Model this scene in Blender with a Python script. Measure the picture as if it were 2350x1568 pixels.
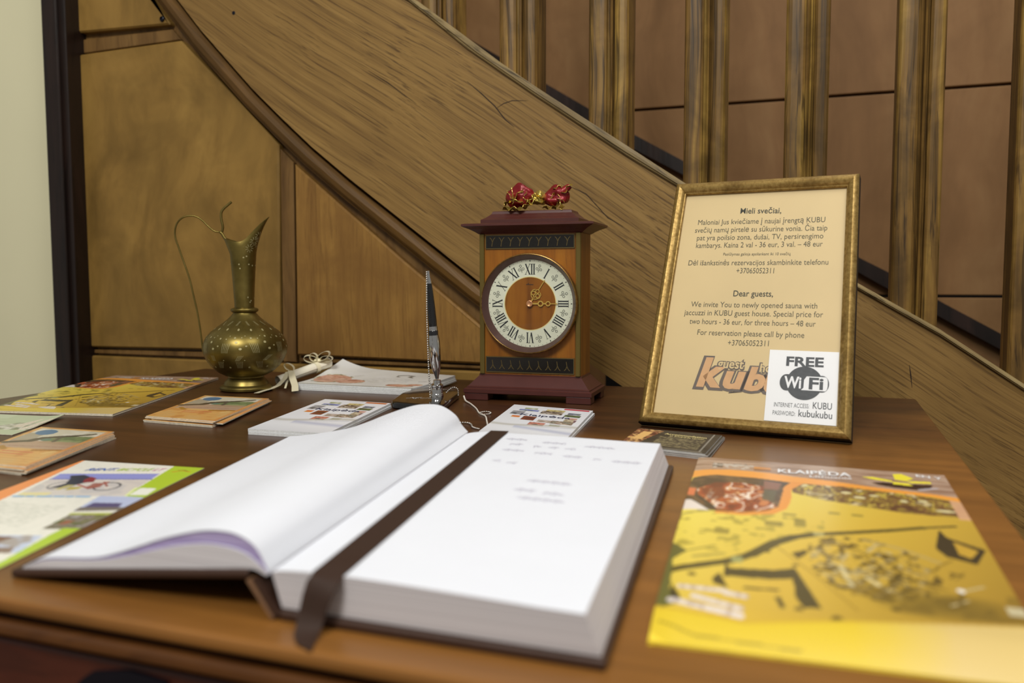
import bpy, bmesh, math, random
import numpy as np
from mathutils import Vector, Matrix, Euler

# ------------------------------------------------------------------ scene, camera, light
for o in list(bpy.data.objects):
    bpy.data.objects.remove(o, do_unlink=True)
SC = bpy.context.scene
COL = SC.collection
PI = math.pi
R = math.radians

cam_d = bpy.data.cameras.new('camera')
cam = bpy.data.objects.new('camera', cam_d)
COL.objects.link(cam)
cam.location = (0, 0, 0.92)
cam.rotation_mode = 'XYZ'
cam.rotation_euler = (Matrix.Rotation(R(20.11), 3, 'Z') @ Matrix.Rotation(R(90 - 4.2664), 3, 'X')
                      @ Matrix.Rotation(R(-0.106), 3, 'Z')).to_euler()
cam_d.sensor_width = 36.0
cam_d.lens = 1936.35 / 2350 * 36.0
cam_d.clip_start = 0.02
cam_d.dof.use_dof = True
cam_d.dof.focus_distance = 1.06
cam_d.dof.aperture_fstop = 4.8
SC.camera = cam

world = bpy.data.worlds.new('room_light')
SC.world = world
world.use_nodes = True
wb = world.node_tree.nodes['Background']
wb.inputs[0].default_value = (1.0, 0.97, 0.90, 1)
wb.inputs[1].default_value = 0.26


def area(name, loc, target, size, power, col):
    d = bpy.data.lights.new(name, 'AREA')
    d.shape = 'RECTANGLE'
    d.size, d.size_y = size
    d.energy = power
    d.color = col
    o = bpy.data.objects.new(name, d)
    COL.objects.link(o)
    o.location = loc
    o.rotation_euler = (Vector(target) - Vector(loc)).to_track_quat('-Z', 'Y').to_euler()
    return o


area('ceiling_lamp', (0.50, 0.30, 2.35), (-0.1, 0.7, 0.8), (0.7, 0.7), 15.5, (1.0, 0.98, 0.95))
area('wall_fill_light', (-0.35, -1.45, 3.0), (-0.9, 1.3, 1.0), (0.8, 0.8), 66, (1.0, 0.975, 0.92))  # unseen light added to brighten the cream wall and panelling
area('far_wall_fill_light', (0.2, 1.75, 3.0), (0.0, 2.3, 1.1), (0.6, 0.6), 17, (1.0, 0.97, 0.92))  # added fill, no visible source, lifts the far wall

SC.view_settings.view_transform = 'Standard'
SC.view_settings.look = 'None'
SC.view_settings.gamma = 1
SC.view_settings.use_curve_mapping = False
SC.view_settings.exposure = 0.0


# ------------------------------------------------------------------ helpers
def lin(c):
    if isinstance(c, str):
        c = [int(c[i:i + 2], 16) for i in (0, 2, 4)]
    out = []
    for v in c[:3]:
        v = v / 255.0
        out.append(v / 12.92 if v <= 0.04045 else ((v + 0.055) / 1.055) ** 2.4)
    return tuple(out)


def L4(c):
    return (*lin(c), 1.0)


class MB:
    def __init__(s):
        s.v, s.f, s.m, s.sm = [], [], [], []

    def add(s, vs, fs, mi=0, smooth=False):
        b = len(s.v)
        s.v += [tuple(map(float, p)) for p in vs]
        for f in fs:
            s.f.append(tuple(b + i for i in f))
            s.m.append(mi)
            s.sm.append(smooth)
        return s

    def box(s, x0, x1, y0, y1, z0, z1, mi=0, xf=None):
        vs = [(x, y, z) for z in (z0, z1) for y in (y0, y1) for x in (x0, x1)]
        if xf:
            vs = [xf(*p) for p in vs]
        return s.add(vs, [(0, 2, 3, 1), (4, 5, 7, 6), (0, 1, 5, 4), (2, 6, 7, 3), (0, 4, 6, 2), (1, 3, 7, 5)], mi)

    def bbox(s, x0, x1, y0, y1, z0, z1, b, mi=0, xf=None):
        """box with chamfered edges"""
        bm = bmesh.new()
        bmesh.ops.create_cube(bm, size=1)
        for v in bm.verts:
            v.co = Vector((x0 + (v.co.x + .5) * (x1 - x0), y0 + (v.co.y + .5) * (y1 - y0), z0 + (v.co.z + .5) * (z1 - z0)))
        bmesh.ops.bevel(bm, geom=bm.edges[:], offset=b, segments=2, profile=0.5, affect='EDGES')
        return s.frombm(bm, mi, xf)

    def frombm(s, bm, mi=0, xf=None, smooth=False):
        bm.verts.index_update()
        vs = [tuple(v.co) for v in bm.verts]
        if xf:
            vs = [xf(*p) for p in vs]
        s.add(vs, [[v.index for v in f.verts] for f in bm.faces], mi, smooth)
        bm.free()
        return s

    def prism(s, poly, fn, d0, d1, mi=0, caps=True):
        """poly of 2D points swept from depth d0 to d1; fn(a, b, d) -> 3D"""
        n = len(poly)
        vs = [fn(a, b, d0) for a, b in poly] + [fn(a, b, d1) for a, b in poly]
        fs = [(i, (i + 1) % n, n + (i + 1) % n, n + i) for i in range(n)]
        if caps:
            fs += [tuple(range(n))[::-1], tuple(range(n, 2 * n))]
        return s.add(vs, fs, mi)

    def lathe(s, prof, n=48, mi=0, xf=None, smooth=True, cap=True):
        vs, fs = [], []
        for r_, z in prof:
            for k in range(n):
                a = 2 * PI * k / n
                vs.append((r_ * math.cos(a), r_ * math.sin(a), z))
        for j in range(len(prof) - 1):
            for k in range(n):
                k2 = (k + 1) % n
                fs.append((j * n + k, j * n + k2, (j + 1) * n + k2, (j + 1) * n + k))
        if cap:
            if prof[0][0] > 1e-6:
                fs.append(tuple(range(n))[::-1])
            if prof[-1][0] > 1e-6:
                fs.append(tuple(range((len(prof) - 1) * n, len(prof) * n)))
        if xf:
            vs = [xf(*p) for p in vs]
        return s.add(vs, fs, mi, smooth)

    def grid(s, P, mi=0, smooth=True, flip=False, closeu=False):
        ny, nx = len(P), len(P[0])
        vs = [p for row in P for p in row]
        fs = []
        for j in range(ny - 1):
            for i in range(nx if closeu else nx - 1):
                i2 = (i + 1) % nx
                q = (j * nx + i, j * nx + i2, (j + 1) * nx + i2, (j + 1) * nx + i)
                fs.append(q[::-1] if flip else q)
        return s.add(vs, fs, mi, smooth)

    def tube(s, path, r_, n=10, mi=0, cap=True):
        P = [Vector(p) for p in path]
        rs = r_ if isinstance(r_, (list, tuple)) else [r_] * len(P)
        up = Vector((0.123, 0.31, 0.94)).normalized()
        rings = []
        for i, p in enumerate(P):
            t = (P[min(i + 1, len(P) - 1)] - P[max(i - 1, 0)]).normalized()
            a = (up - t * up.dot(t))
            if a.length < 1e-4:
                a = Vector((1, 0, 0)) - t * t.x
            a.normalize()
            up = a
            b = t.cross(a)
            rings.append([tuple(p + (a * math.cos(2 * PI * k / n) + b * math.sin(2 * PI * k / n)) * rs[i]) for k in range(n)])
        s.grid(rings, mi, True, True, closeu=True)
        if cap:
            b = len(s.v) - len(P) * n
            s.f += [tuple(b + k for k in range(n)), tuple(b + (len(P) - 1) * n + k for k in range(n))[::-1]]
            s.m += [mi, mi]
            s.sm += [False, False]
        return s

    def strip(s, path, w, th, side=None, mi=0):
        """flat ribbon along a path; side = fixed width direction or list of directions"""
        P = [Vector(p) for p in path]
        n = len(P)
        rows = []
        for i, p in enumerate(P):
            t = (P[min(i + 1, n - 1)] - P[max(i - 1, 0)]).normalized()
            sd = Vector(side[i] if isinstance(side, list) else side)
            sd = (sd - t * sd.dot(t)).normalized()
            nn = sd.cross(t).normalized()
            ww = w[i] if isinstance(w, (list, tuple)) else w
            rows.append([tuple(p - sd * ww / 2 - nn * th / 2), tuple(p + sd * ww / 2 - nn * th / 2),
                         tuple(p + sd * ww / 2 + nn * th / 2), tuple(p - sd * ww / 2 + nn * th / 2)])
        s.grid(rows, mi, True, False, closeu=True)
        b = len(s.v) - 4 * n
        s.f += [(b, b + 1, b + 2, b + 3), (b + 4 * n - 1, b + 4 * n - 2, b + 4 * n - 3, b + 4 * n - 4)]
        s.m += [mi, mi]
        s.sm += [False, False]
        return s

    def ball(s, c, r_, n=8, m=6, mi=0, sc=(1, 1, 1)):
        rows = []
        for j in range(m + 1):
            ph = PI * j / m
            rows.append([(c[0] + r_ * sc[0] * math.sin(ph) * math.cos(2 * PI * k / n), c[1] + r_ * sc[1] * math.sin(ph) * math.sin(2 * PI * k / n),
                          c[2] + r_ * sc[2] * math.cos(ph)) for k in range(n)])
        return s.grid(rows, mi, True, True, closeu=True)

    def shift(s, d):
        s.v = [(p[0] - d[0], p[1] - d[1], p[2] - d[2]) for p in s.v]
        return s

    def build(s, name, mats, parent=None, angle=35, fix=True):
        me = bpy.data.meshes.new(name)
        me.from_pydata(s.v, [], s.f)
        for m in (mats if isinstance(mats, (list, tuple)) else [mats]):
            me.materials.append(m)
        me.polygons.foreach_set('material_index', s.m)
        me.polygons.foreach_set('use_smooth', s.sm)
        if fix:
            bm = bmesh.new()
            bm.from_mesh(me)
            bmesh.ops.recalc_face_normals(bm, faces=bm.faces[:])
            bm.to_mesh(me)
            bm.free()
        if any(s.sm) and angle:
            me.set_sharp_from_angle(angle=R(angle))
        me.update()
        o = bpy.data.objects.new(name, me)
        COL.objects.link(o)
        if parent:
            o.parent = parent
        return o


def tag(o, label=None, cat=None, group=None, kind=None):
    if label:
        o['label'] = label
    if cat:
        o['category'] = cat
    if group:
        o['group'] = group
    if kind:
        o['kind'] = kind
    return o


def empty(name, loc, rz=0, rx=0, label=None, cat=None, group=None, kind=None):
    o = bpy.data.objects.new(name, None)
    o.empty_display_size = 0.02
    COL.objects.link(o)
    o.location = loc
    o.rotation_euler = (rx, 0, rz)
    return tag(o, label, cat, group, kind)


def copy_tree(o, parent=None):
    c = o.copy()
    COL.objects.link(c)
    if parent:
        c.parent = parent
    for ch in list(o.children):
        copy_tree(ch, c)
    return c


# ------------------------------------------------------------------ materials
def newmat(name):
    m = bpy.data.materials.new(name)
    m.use_nodes = True
    nt = m.node_tree
    b = nt.nodes['Principled BSDF']
    return m, nt, b


def N(nt, t, **kw):
    n = nt.nodes.new(t)
    for k, v in kw.items():
        setattr(n, k, v)
    return n


def ramp(nt, fac, stops):
    r_ = N(nt, 'ShaderNodeValToRGB')
    el = r_.color_ramp.elements
    while len(el) > 1:
        el.remove(el[-1])
    el[0].position, el[0].color = stops[0][0], stops[0][1]
    for p, c in stops[1:]:
        e = el.new(p)
        e.color = c
    nt.links.new(fac, r_.inputs[0])
    return r_.outputs[0]


def mixc(nt, fac, a, b, mode='MIX'):
    n = N(nt, 'ShaderNodeMix', data_type='RGBA', blend_type=mode)
    for sock, v in ((n.inputs[0], fac), (n.inputs[6], a), (n.inputs[7], b)):
        if hasattr(v, 'links'):
            nt.links.new(v, sock)
        else:
            sock.default_value = v
    return n.outputs[2]


def noise(nt, vec, scale, detail=4, rough=0.55, dist=0.0):
    n = N(nt, 'ShaderNodeTexNoise')
    n.inputs['Scale'].default_value = scale
    n.inputs['Detail'].default_value = detail
    n.inputs['Roughness'].default_value = rough
    n.inputs['Distortion'].default_value = dist
    nt.links.new(vec, n.inputs['Vector'])
    return n.outputs['Fac']


def mapped(nt, rot=(0, 0, 0), scale=(1, 1, 1), src=None):
    if src is None:
        tc = N(nt, 'ShaderNodeTexCoord')
        src = tc.outputs['Object']
    m1 = N(nt, 'ShaderNodeMapping')
    m1.inputs['Rotation'].default_value = rot
    nt.links.new(src, m1.inputs['Vector'])
    m2 = N(nt, 'ShaderNodeMapping')
    m2.inputs['Scale'].default_value = scale
    nt.links.new(m1.outputs[0], m2.inputs['Vector'])
    return m2.outputs[0]


def plain(name, col, rough=0.5, metal=0.0, spec=0.5, coat=0.0, bump=None, vary=0.06, vs=25.0, trans=None):
    m, nt, b = newmat(name)
    c = L4(col)
    v = mapped(nt)
    f = noise(nt, v, vs, 3)
    dark = tuple(x * (1 - vary) for x in c[:3]) + (1,)
    lite = tuple(min(1, x * (1 + vary)) for x in c[:3]) + (1,)
    nt.links.new(ramp(nt, f, [(0.3, dark), (0.7, lite)]), b.inputs['Base Color'])
    b.inputs['Roughness'].default_value = rough
    b.inputs['Metallic'].default_value = metal
    b.inputs['Specular IOR Level'].default_value = spec
    b.inputs['Coat Weight'].default_value = coat
    if bump:
        bp = N(nt, 'ShaderNodeBump')
        bp.inputs['Strength'].default_value = bump[1]
        bp.inputs['Distance'].default_value = 0.002
        nt.links.new(noise(nt, v, bump[0], 4), bp.inputs['Height'])
        nt.links.new(bp.outputs[0], b.inputs['Normal'])
    return m


def wood(name, dark, mid, light, rot=(0, 0, 0), along=(1, 1, 1), fine=60.0, streak=0.5, streakc='2a1c0c', blotch=2.0,
         blotch_amt=0.35, rough=0.45, coat=0.0, bump=0.25, knots=0.0, spec=0.4, wav=1.0):
    """wood whose grain runs along the axis with the smallest 'along' factor"""
    m, nt, b = newmat(name)
    base = mapped(nt, rot)
    # slow waviness of the grain
    wv = N(nt, 'ShaderNodeTexNoise')
    wv.inputs['Scale'].default_value = 2.2
    wv.inputs['Detail'].default_value = 2
    nt.links.new(base, wv.inputs['Vector'])
    ad = N(nt, 'ShaderNodeVectorMath', operation='MULTIPLY_ADD')
    ad.inputs[1].default_value = (0.09 * wav,) * 3
    nt.links.new(wv.outputs['Color'], ad.inputs[0])
    nt.links.new(base, ad.inputs[2])
    v = mapped(nt, (0, 0, 0), along, ad.outputs[0])
    g1 = noise(nt, v, fine * 0.25, 5, 0.6, 0.3)
    c = ramp(nt, g1, [(0.28, L4(dark)), (0.5, L4(mid)), (0.72, L4(light))])
    g2 = noise(nt, v, fine, 3, 0.65)
    st = ramp(nt, g2, [(0.36, (1, 1, 1, 1)), (0.47, (0, 0, 0, 1))])
    sf = N(nt, 'ShaderNodeMath', operation='MULTIPLY')
    sf.inputs[1].default_value = streak
    nt.links.new(st, sf.inputs[0])
    c = mixc(nt, sf.outputs[0], c, L4(streakc))
    bl = noise(nt, base, blotch, 4, 0.6, 0.6)
    bf = ramp(nt, bl, [(0.33, (1, 1, 1, 1)), (0.62, (0, 0, 0, 1))])
    bm_ = N(nt, 'ShaderNodeMath', operation='MULTIPLY')
    bm_.inputs[1].default_value = blotch_amt
    nt.links.new(bf, bm_.inputs[0])
    c = mixc(nt, bm_.outputs[0], c, L4(dark))
    if knots > 0:
        vo = N(nt, 'ShaderNodeTexVoronoi')
        vo.inputs['Scale'].default_value = knots
        nt.links.new(base, vo.inputs['Vector'])
        kf = ramp(nt, vo.outputs['Distance'], [(0.03, (1, 1, 1, 1)), (0.09, (0, 0, 0, 1))])
        km = N(nt, 'ShaderNodeMath', operation='MULTIPLY')
        km.inputs[1].default_value = 0.7
        nt.links.new(kf, km.inputs[0])
        c = mixc(nt, km.outputs[0], c, L4(streakc))
    nt.links.new(c, b.inputs['Base Color'])
    b.inputs['Roughness'].default_value = rough
    b.inputs['Specular IOR Level'].default_value = spec
    b.inputs['Coat Weight'].default_value = coat
    b.inputs['Coat Roughness'].default_value = 0.2
    if bump:
        bp = N(nt, 'ShaderNodeBump')
        bp.inputs['Strength'].default_value = bump
        bp.inputs['Distance'].default_value = 0.0015
        nt.links.new(g2, bp.inputs['Height'])
        nt.links.new(bp.outputs[0], b.inputs['Normal'])
    return m


def printed(name, rough=0.35, coat=0.25):
    m, nt, b = newmat(name)
    a = N(nt, 'ShaderNodeVertexColor', layer_name='Col')
    nt.links.new(a.outputs[0], b.inputs['Base Color'])
    b.inputs['Roughness'].default_value = rough
    b.inputs['Coat Weight'].default_value = coat
    b.inputs['Coat Roughness'].default_value = 0.25
    return m


def brushed(name, c1, c2, rough=0.32, metal=0.9, scale=(1, 1, 1), fine=120, wear_or_sheen=None, wear_amt=0.6):
    m, nt, b = newmat(name)
    v = mapped(nt, (0, 0, 0), scale)
    f = noise(nt, v, fine, 4, 0.65)
    c = ramp(nt, f, [(0.35, L4(c1)), (0.65, L4(c2))])
    if wear_or_sheen:
        w = noise(nt, mapped(nt), 14, 5, 0.7)
        wf = ramp(nt, w, [(0.36, (wear_amt,) * 3 + (1,)), (0.5, (0, 0, 0, 1))])
        c = mixc(nt, wf, c, L4(wear_or_sheen))
    nt.links.new(c, b.inputs['Base Color'])
    b.inputs['Metallic'].default_value = metal
    nt.links.new(ramp(nt, f, [(0.3, (rough + .1,) * 3 + (1,)), (0.7, (rough - .06,) * 3 + (1,))]), b.inputs['Roughness'])
    return m


def thin_glass(name, strength=0.5):
    m, nt, b = newmat(name)
    nt.nodes.remove(b)
    out = nt.nodes['Material Output']
    tr = N(nt, 'ShaderNodeBsdfTransparent')
    gl = N(nt, 'ShaderNodeBsdfGlossy')
    gl.inputs['Roughness'].default_value = 0.03
    fr = N(nt, 'ShaderNodeFresnel')
    fr.inputs['IOR'].default_value = 1.45
    mu = N(nt, 'ShaderNodeMath', operation='MULTIPLY')
    mu.inputs[1].default_value = strength
    nt.links.new(fr.outputs[0], mu.inputs[0])
    mx = N(nt, 'ShaderNodeMixShader')
    nt.links.new(mu.outputs[0], mx.inputs[0])
    nt.links.new(tr.outputs[0], mx.inputs[1])
    nt.links.new(gl.outputs[0], mx.inputs[2])
    nt.links.new(mx.outputs[0], out.inputs['Surface'])
    return m


M = {}
M['oak'] = wood('oak_stringer', '72562c', '846635', '937440', rot=(0, R(-33), 0), along=(0.0095, 1, 1), fine=450, streak=0.85,
                streakc='493316', blotch=3.2, blotch_amt=0.6, rough=0.55, knots=1.6, wav=0.45, spec=0.3)
M['oak_bead'] = wood('worn_oak_bead', '5a4a2e', '8b774e', 'a89468', rot=(0, R(-33), 0), along=(0.04, 1, 1), fine=220, streak=0.8,
                     streakc='1d150b', blotch=9, blotch_amt=0.5, rough=0.5)
M['panel'] = wood('figured_panel', '674e22', '8c6c34', '9b7a3d', along=(1, 1, 0.3), fine=34, streak=0.10, streakc='4f3515', blotch=6.5,
                  blotch_amt=0.7, rough=0.5, bump=0.05, wav=3.0, spec=0.3)
M['panel2'] = wood('pine_panel', '735125', '88642f', '957036', along=(1, 1, 0.06), fine=230, streak=0.35, streakc='523615', blotch=8,
                   blotch_amt=0.8, rough=0.5, bump=0.08, knots=6.0, wav=0.5, spec=0.3)
M['rail'] = wood('panel_rail', '553c1c', '73552d', '856537', along=(1, 1, 0.08), fine=110, streak=0.35, streakc='3b2810', blotch=6,
                 blotch_amt=0.5, rough=0.5, bump=0.1, spec=0.3)
M['molding'] = wood('stair_molding', '483210', '65471e', '795826', rot=(0, R(-42), 0), along=(0.03, 1, 1), fine=160, streak=0.4,
                    streakc='2c1c0b', blotch=6, blotch_amt=0.6, rough=0.45, wav=.4, spec=0.3)
M['baluster'] = wood('worn_baluster', '38280f', '77592a', 'a88840', along=(1, 1, 0.02), fine=170, streak=0.75, streakc='20150a', blotch=12,
                     blotch_amt=0.6, rough=0.45, wav=.5, spec=0.3)
M['far'] = wood('far_panel', '73522f', '8c6740', '9a764d', along=(1, 1, 0.2), fine=30, streak=0.08, streakc='5c4028', blotch=4.0,
                blotch_amt=0.55, rough=0.6, bump=0.03, wav=2.0, spec=0.25)
M['dark'] = wood('dark_stained_wood', '140c09', '22150f', '33211a', along=(1, 1, 0.06), fine=90, streak=0.5, streakc='0c0706', blotch=8,
                 blotch_amt=0.4, rough=0.35)
M['table'] = wood('table_veneer', '2d180b', '462813', '5b371a', along=(0.06, 1, 1), fine=70, streak=0.4, streakc='341b0b', blotch=2.6,
                  blotch_amt=0.5, rough=0.36, coat=0.12, bump=0.05, spec=0.4)


def wear_or_sheen(m, light):
    """worn varnish plus golden reflection, both painted as paler wood towards front and right"""
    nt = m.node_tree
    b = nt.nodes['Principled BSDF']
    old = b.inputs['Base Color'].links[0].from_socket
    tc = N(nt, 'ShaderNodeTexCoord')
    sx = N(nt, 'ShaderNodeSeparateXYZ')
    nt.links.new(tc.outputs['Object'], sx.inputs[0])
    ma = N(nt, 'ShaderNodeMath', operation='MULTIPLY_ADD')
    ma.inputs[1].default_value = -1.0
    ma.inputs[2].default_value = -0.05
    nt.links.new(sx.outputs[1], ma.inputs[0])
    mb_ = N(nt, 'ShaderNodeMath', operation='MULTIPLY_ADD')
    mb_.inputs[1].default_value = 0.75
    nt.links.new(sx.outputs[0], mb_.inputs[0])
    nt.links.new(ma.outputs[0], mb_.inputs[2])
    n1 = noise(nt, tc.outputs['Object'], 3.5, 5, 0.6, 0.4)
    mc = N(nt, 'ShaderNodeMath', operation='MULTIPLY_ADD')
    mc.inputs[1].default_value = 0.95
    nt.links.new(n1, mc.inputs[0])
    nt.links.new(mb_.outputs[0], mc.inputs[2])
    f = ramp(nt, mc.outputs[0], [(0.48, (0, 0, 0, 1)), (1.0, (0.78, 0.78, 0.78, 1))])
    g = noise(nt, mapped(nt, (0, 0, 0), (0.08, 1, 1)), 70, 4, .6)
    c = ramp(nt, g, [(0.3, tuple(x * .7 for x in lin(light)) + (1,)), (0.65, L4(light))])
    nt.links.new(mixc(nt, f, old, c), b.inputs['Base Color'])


wear_or_sheen(M['table'], '94632b')  # paler front and right: wear, with reflected light put into the colour
M['table_edge'] = wood('table_edge_wood', '3d210e', '5f3917', '774a20', along=(0.05, 1, 1), fine=80, streak=0.45, streakc='331a0b', blotch=7,
                       blotch_amt=0.5, rough=0.35, coat=0.2, bump=0.05)
M['apron'] = wood('table_apron_wood', '3d1c11', '58291a', '6a3823', along=(0.06, 1, 1), fine=70, streak=0.4, streakc='29120a', blotch=6,
                  blotch_amt=0.5, rough=0.4, bump=0.05)
M['cream'] = plain('cream_paint', 'ddd8b4', 0.42, vary=0.03, vs=3, bump=(40, 0.05))
M['floor'] = wood('floor_boards', '4a3220', '6a4a2e', '7d5b3a', along=(0.05, 1, 1), fine=40, rough=0.4)
M['mahog'] = plain('mahogany_lacquer', '4a2520', 0.35, spec=0.45, vary=0.1, vs=30)
M['veneer'] = wood('clock_veneer', '6a3c08', '8a530e', '9e6618', along=(1, 1, 0.05), fine=150, streak=0.35, streakc='552a07', blotch=18,
                   blotch_amt=0.35, rough=0.38, bump=0.03)
M['brassline'] = plain('brass_line', 'a5853f', 0.3, metal=0.85)
M['olive'] = plain('olive_brass_strip', '6b5a2a', 0.35, metal=0.5)
M['inlay'] = plain('black_inlay', '15120e', 0.2, spec=0.6)
M['dialw'] = plain('dial_enamel', 'd8dbc4', 0.4, vary=0.03, vs=60)
M['ink'] = plain('black_ink', '1c2024', 0.5, vary=0.05)
M['greyink'] = plain('grey_ink', '5c6058', 0.5)
M['bezel'] = brushed('bezel_bronze', '8a6a38', 'b9965a', 0.25, 0.95, fine=200)
M['bezelin'] = plain('bezel_inner', '5f4540', 0.35, metal=0.4)
M['hand'] = plain('gilt_hand', 'd0ad55', 0.35, metal=0.55)
M['handc'] = plain('copper_hub', 'c08a60', 0.35, metal=0.4)
M['brass'] = None
M['gilt'] = brushed('gilt_frame', '80642f', 'a98c50', 0.42, 0.6, scale=(1, 1, 1), fine=230, wear_or_sheen='5f4519', wear_amt=0.6)
M['giltdark'] = plain('frame_back_black', '17120d', 0.5)
M['parch'] = plain('parchment_paper', 'cfb887', 0.55, vary=0.04, vs=9)
M['white'] = plain('white_card', 'e8e9ea', 0.5, vary=0.01)
M['textink'] = plain('text_ink', '4d4a36', 0.6)
M['textbold'] = plain('text_ink_bold', '3a3a2c', 0.6)
M['cardink'] = plain('card_ink', '4a4d50', 0.6, vary=0.15, vs=200)
M['salmon'] = plain('logo_salmon', 'cb9f70', 0.55, vary=0.08, vs=60)
M['logogrey'] = plain('logo_grey', '63584f', 0.55)
M['glass'] = thin_glass('pane_glass', 0.3)
M['page'] = plain('book_page', 'dcdfe6', 0.65, vary=0.01, spec=0.2)
M['pagedge'] = plain('page_edges', 'd2cfd0', 0.7, vary=0.08, vs=300, spec=0.2)
M['lilac'] = plain('lilac_page_edges', 'a08cc0', 0.7, vary=0.2, vs=90, spec=0.2)
M['cover'] = plain('brown_leatherette', '3a2418', 0.5, bump=(400, 0.2))
M['lining'] = plain('cover_lining', '7d5c40', 0.6)
M['ribbon'] = plain('brown_satin_ribbon', '34231a', 0.6, vary=0.06, vs=300, spec=0.25)
M['script'] = plain('faded_handwriting', 'c3c0ce', 0.7)
M['chrome'] = plain('chrome', 'd0d0d0', 0.08, metal=1.0, vary=0.02)
M['blackgloss'] = plain('black_gloss', '0b0b0d', 0.12, spec=0.6, coat=0.5)
M['silver'] = plain('silver_ink', 'd8d8d8', 0.4)
M['cordwhite'] = plain('pale_cord', 'd8d0c4', 0.5)
M['paperedge'] = plain('paper_edge', 'cfc5b0', 0.7, vary=0.15, vs=400)
M['whiteedge'] = plain('white_paper_edge', 'cfd0cf', 0.7, vary=0.12, vs=500)
M['ivory'] = plain('ivory_paper', 'ece6d2', 0.5, vary=0.03)
M['satin'] = plain('ivory_satin', 'e9e2c2', 0.3, vary=0.05, spec=0.6)
M['redfoil'] = plain('red_foil', '7c141b', 0.3, metal=0.25, vary=0.3, vs=60, bump=(150, 0.6))
M['goldfoil'] = plain('gold_foil', 'cdb45a', 0.25, metal=0.8, vary=0.25, vs=90, bump=(150, 0.5))
M['iron'] = plain('dark_iron', '14141f', 0.4, metal=0.5)
M['print'] = printed('glossy_print')
M['printm'] = printed('matte_print', 0.6, 0.0)
M['printm'].node_tree.nodes['Principled BSDF'].inputs['Specular IOR Level'].default_value = 0.15
M['void'] = plain('understair_shade', '0b0908', 0.9)


def brass_mat():
    """old brass with an engraved, whitened flower pattern"""
    m, nt, b = newmat('engraved_brass')
    v = mapped(nt)
    f = noise(nt, v, 22, 4, 0.6)
    c = ramp(nt, f, [(0.3, L4('5e5125')), (0.7, L4('8b7a42'))])
    return m, nt, b, c, v


# plain brass
m_, nt_, b_, c_, v_ = brass_mat()
nt_.links.new(c_, b_.inputs['Base Color'])
b_.inputs['Metallic'].default_value = 0.9
b_.inputs['Roughness'].default_value = 0.38
M['brass'] = m_
M['engrave'] = plain('engraving_chalk', 'aaa072', 0.5, metal=0.4)
# ------------------------------------------------------------------ measured outlines (metres, table-aligned axes)
STR_TOP = [(-0.7137, 1.4239), (-0.6538, 1.3882), (-0.5067, 1.275), (-0.4403, 1.227), (-0.2913, 1.1257), (-0.2035, 1.0661), (-0.0843, 0.9901),
           (0.0487, 0.9113), (0.158, 0.8461), (0.2629, 0.7737), (0.3412, 0.7206), (0.9, 0.335)]
STR_BEAD = [(-0.7288, 1.4257), (-0.6677, 1.3898), (-0.5592, 1.2991), (-0.4425, 1.2154), (-0.2911, 1.1109), (-0.2077, 1.0583),
            (-0.0841, 0.9811), (0.0489, 0.9038), (0.1582, 0.8382), (0.2632, 0.7659), (0.3415, 0.7129), (0.9, 0.327)]
STR_BOT = [(-1.1788, 1.4791), (-1.1495, 1.4437), (-1.0992, 1.3843), (-1.0343, 1.3166), (-0.9866, 1.2672), (-0.924, 1.2097), (-0.8627, 1.1559),
           (-0.7879, 1.0972), (-0.6773, 1.016), (-0.5452, 0.9183), (-0.4395, 0.8446), (-0.3432, 0.7794), (-0.2952, 0.7489), (-0.1756, 0.6729),
           (-0.045, 0.5916), (0.0782, 0.5117), (0.2501, 0.4063), (0.9, 0.0)]
UP_TOP = [(-1.62, 2.45), (-1.3, 2.02), (-0.9, 1.58)]      # the run continues upwards out of view
UP_BOT = [(-1.9, 2.45), (-1.55, 1.97), (-1.3, 1.63)]


def xz(a, b, d):
    return (a, d, b)


# ------------------------------------------------------------------ the setting
flo = MB().box(-3.2, 1.6, -1.2, 2.4, -0.04, 0.0).build('floor', M['floor'])
tag(flo, kind='structure')
cw = MB().bbox(-3.2, -1.462, 1.34, 1.42, 0.0, 2.6, 0.004).build('wall_left', M['cream'])
tag(cw, kind='structure')
jb = empty('trim_1', (-1.44, 1.32, 0), kind='structure')
MB().bbox(-1.4675, -1.428, 1.292, 1.40, 0.0, 2.6, 0.003).shift((-1.44, 1.32, 0)).build('post', M['dark'], jb)
MB().bbox(-1.43, -1.4135, 1.300, 1.36, 0.0, 2.6, 0.002).shift((-1.44, 1.32, 0)).build('post_bead', M['dark'], jb)

# far wall beyond the stair
fw = empty('wall_far', (0, 2.3, 0), kind='structure')
o_ = (0, 2.3, 0)
MB().box(-2.2, 1.6, 2.315, 2.36, 0, 2.7).shift(o_).build('backing', M['dark'], fw)
for (z0, z1) in ((0.3, 0.8715), (0.8785, 1.3685), (1.3755, 2.7)):
    for (x0, x1) in ((-2.2, -0.83), (-0.828, 0.452), (0.454, 1.6)):
        MB().bbox(x0, x1, 2.288, 2.313, z0, z1, 0.002).shift(o_).build('panel', M['far'], fw)
up = [(-1.6, 2.0), (-0.506, 1.318), (-0.3637, 1.236), (0.0907, 0.967), (0.1619, 0.9286), (0.276, 0.8591), (0.4192, 0.7769), (1.2, 0.31)]
dn = [(-1.6, 1.957), (-0.506, 1.279), (-0.3633, 1.2), (0.0916, 0.930), (0.163, 0.8875), (0.277, 0.8218), (0.4205, 0.7395), (1.2, 0.27)]
MB().prism(up + dn[::-1], xz, 2.255, 2.289).shift(o_).build('dark_band', M['dark'], fw)

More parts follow.
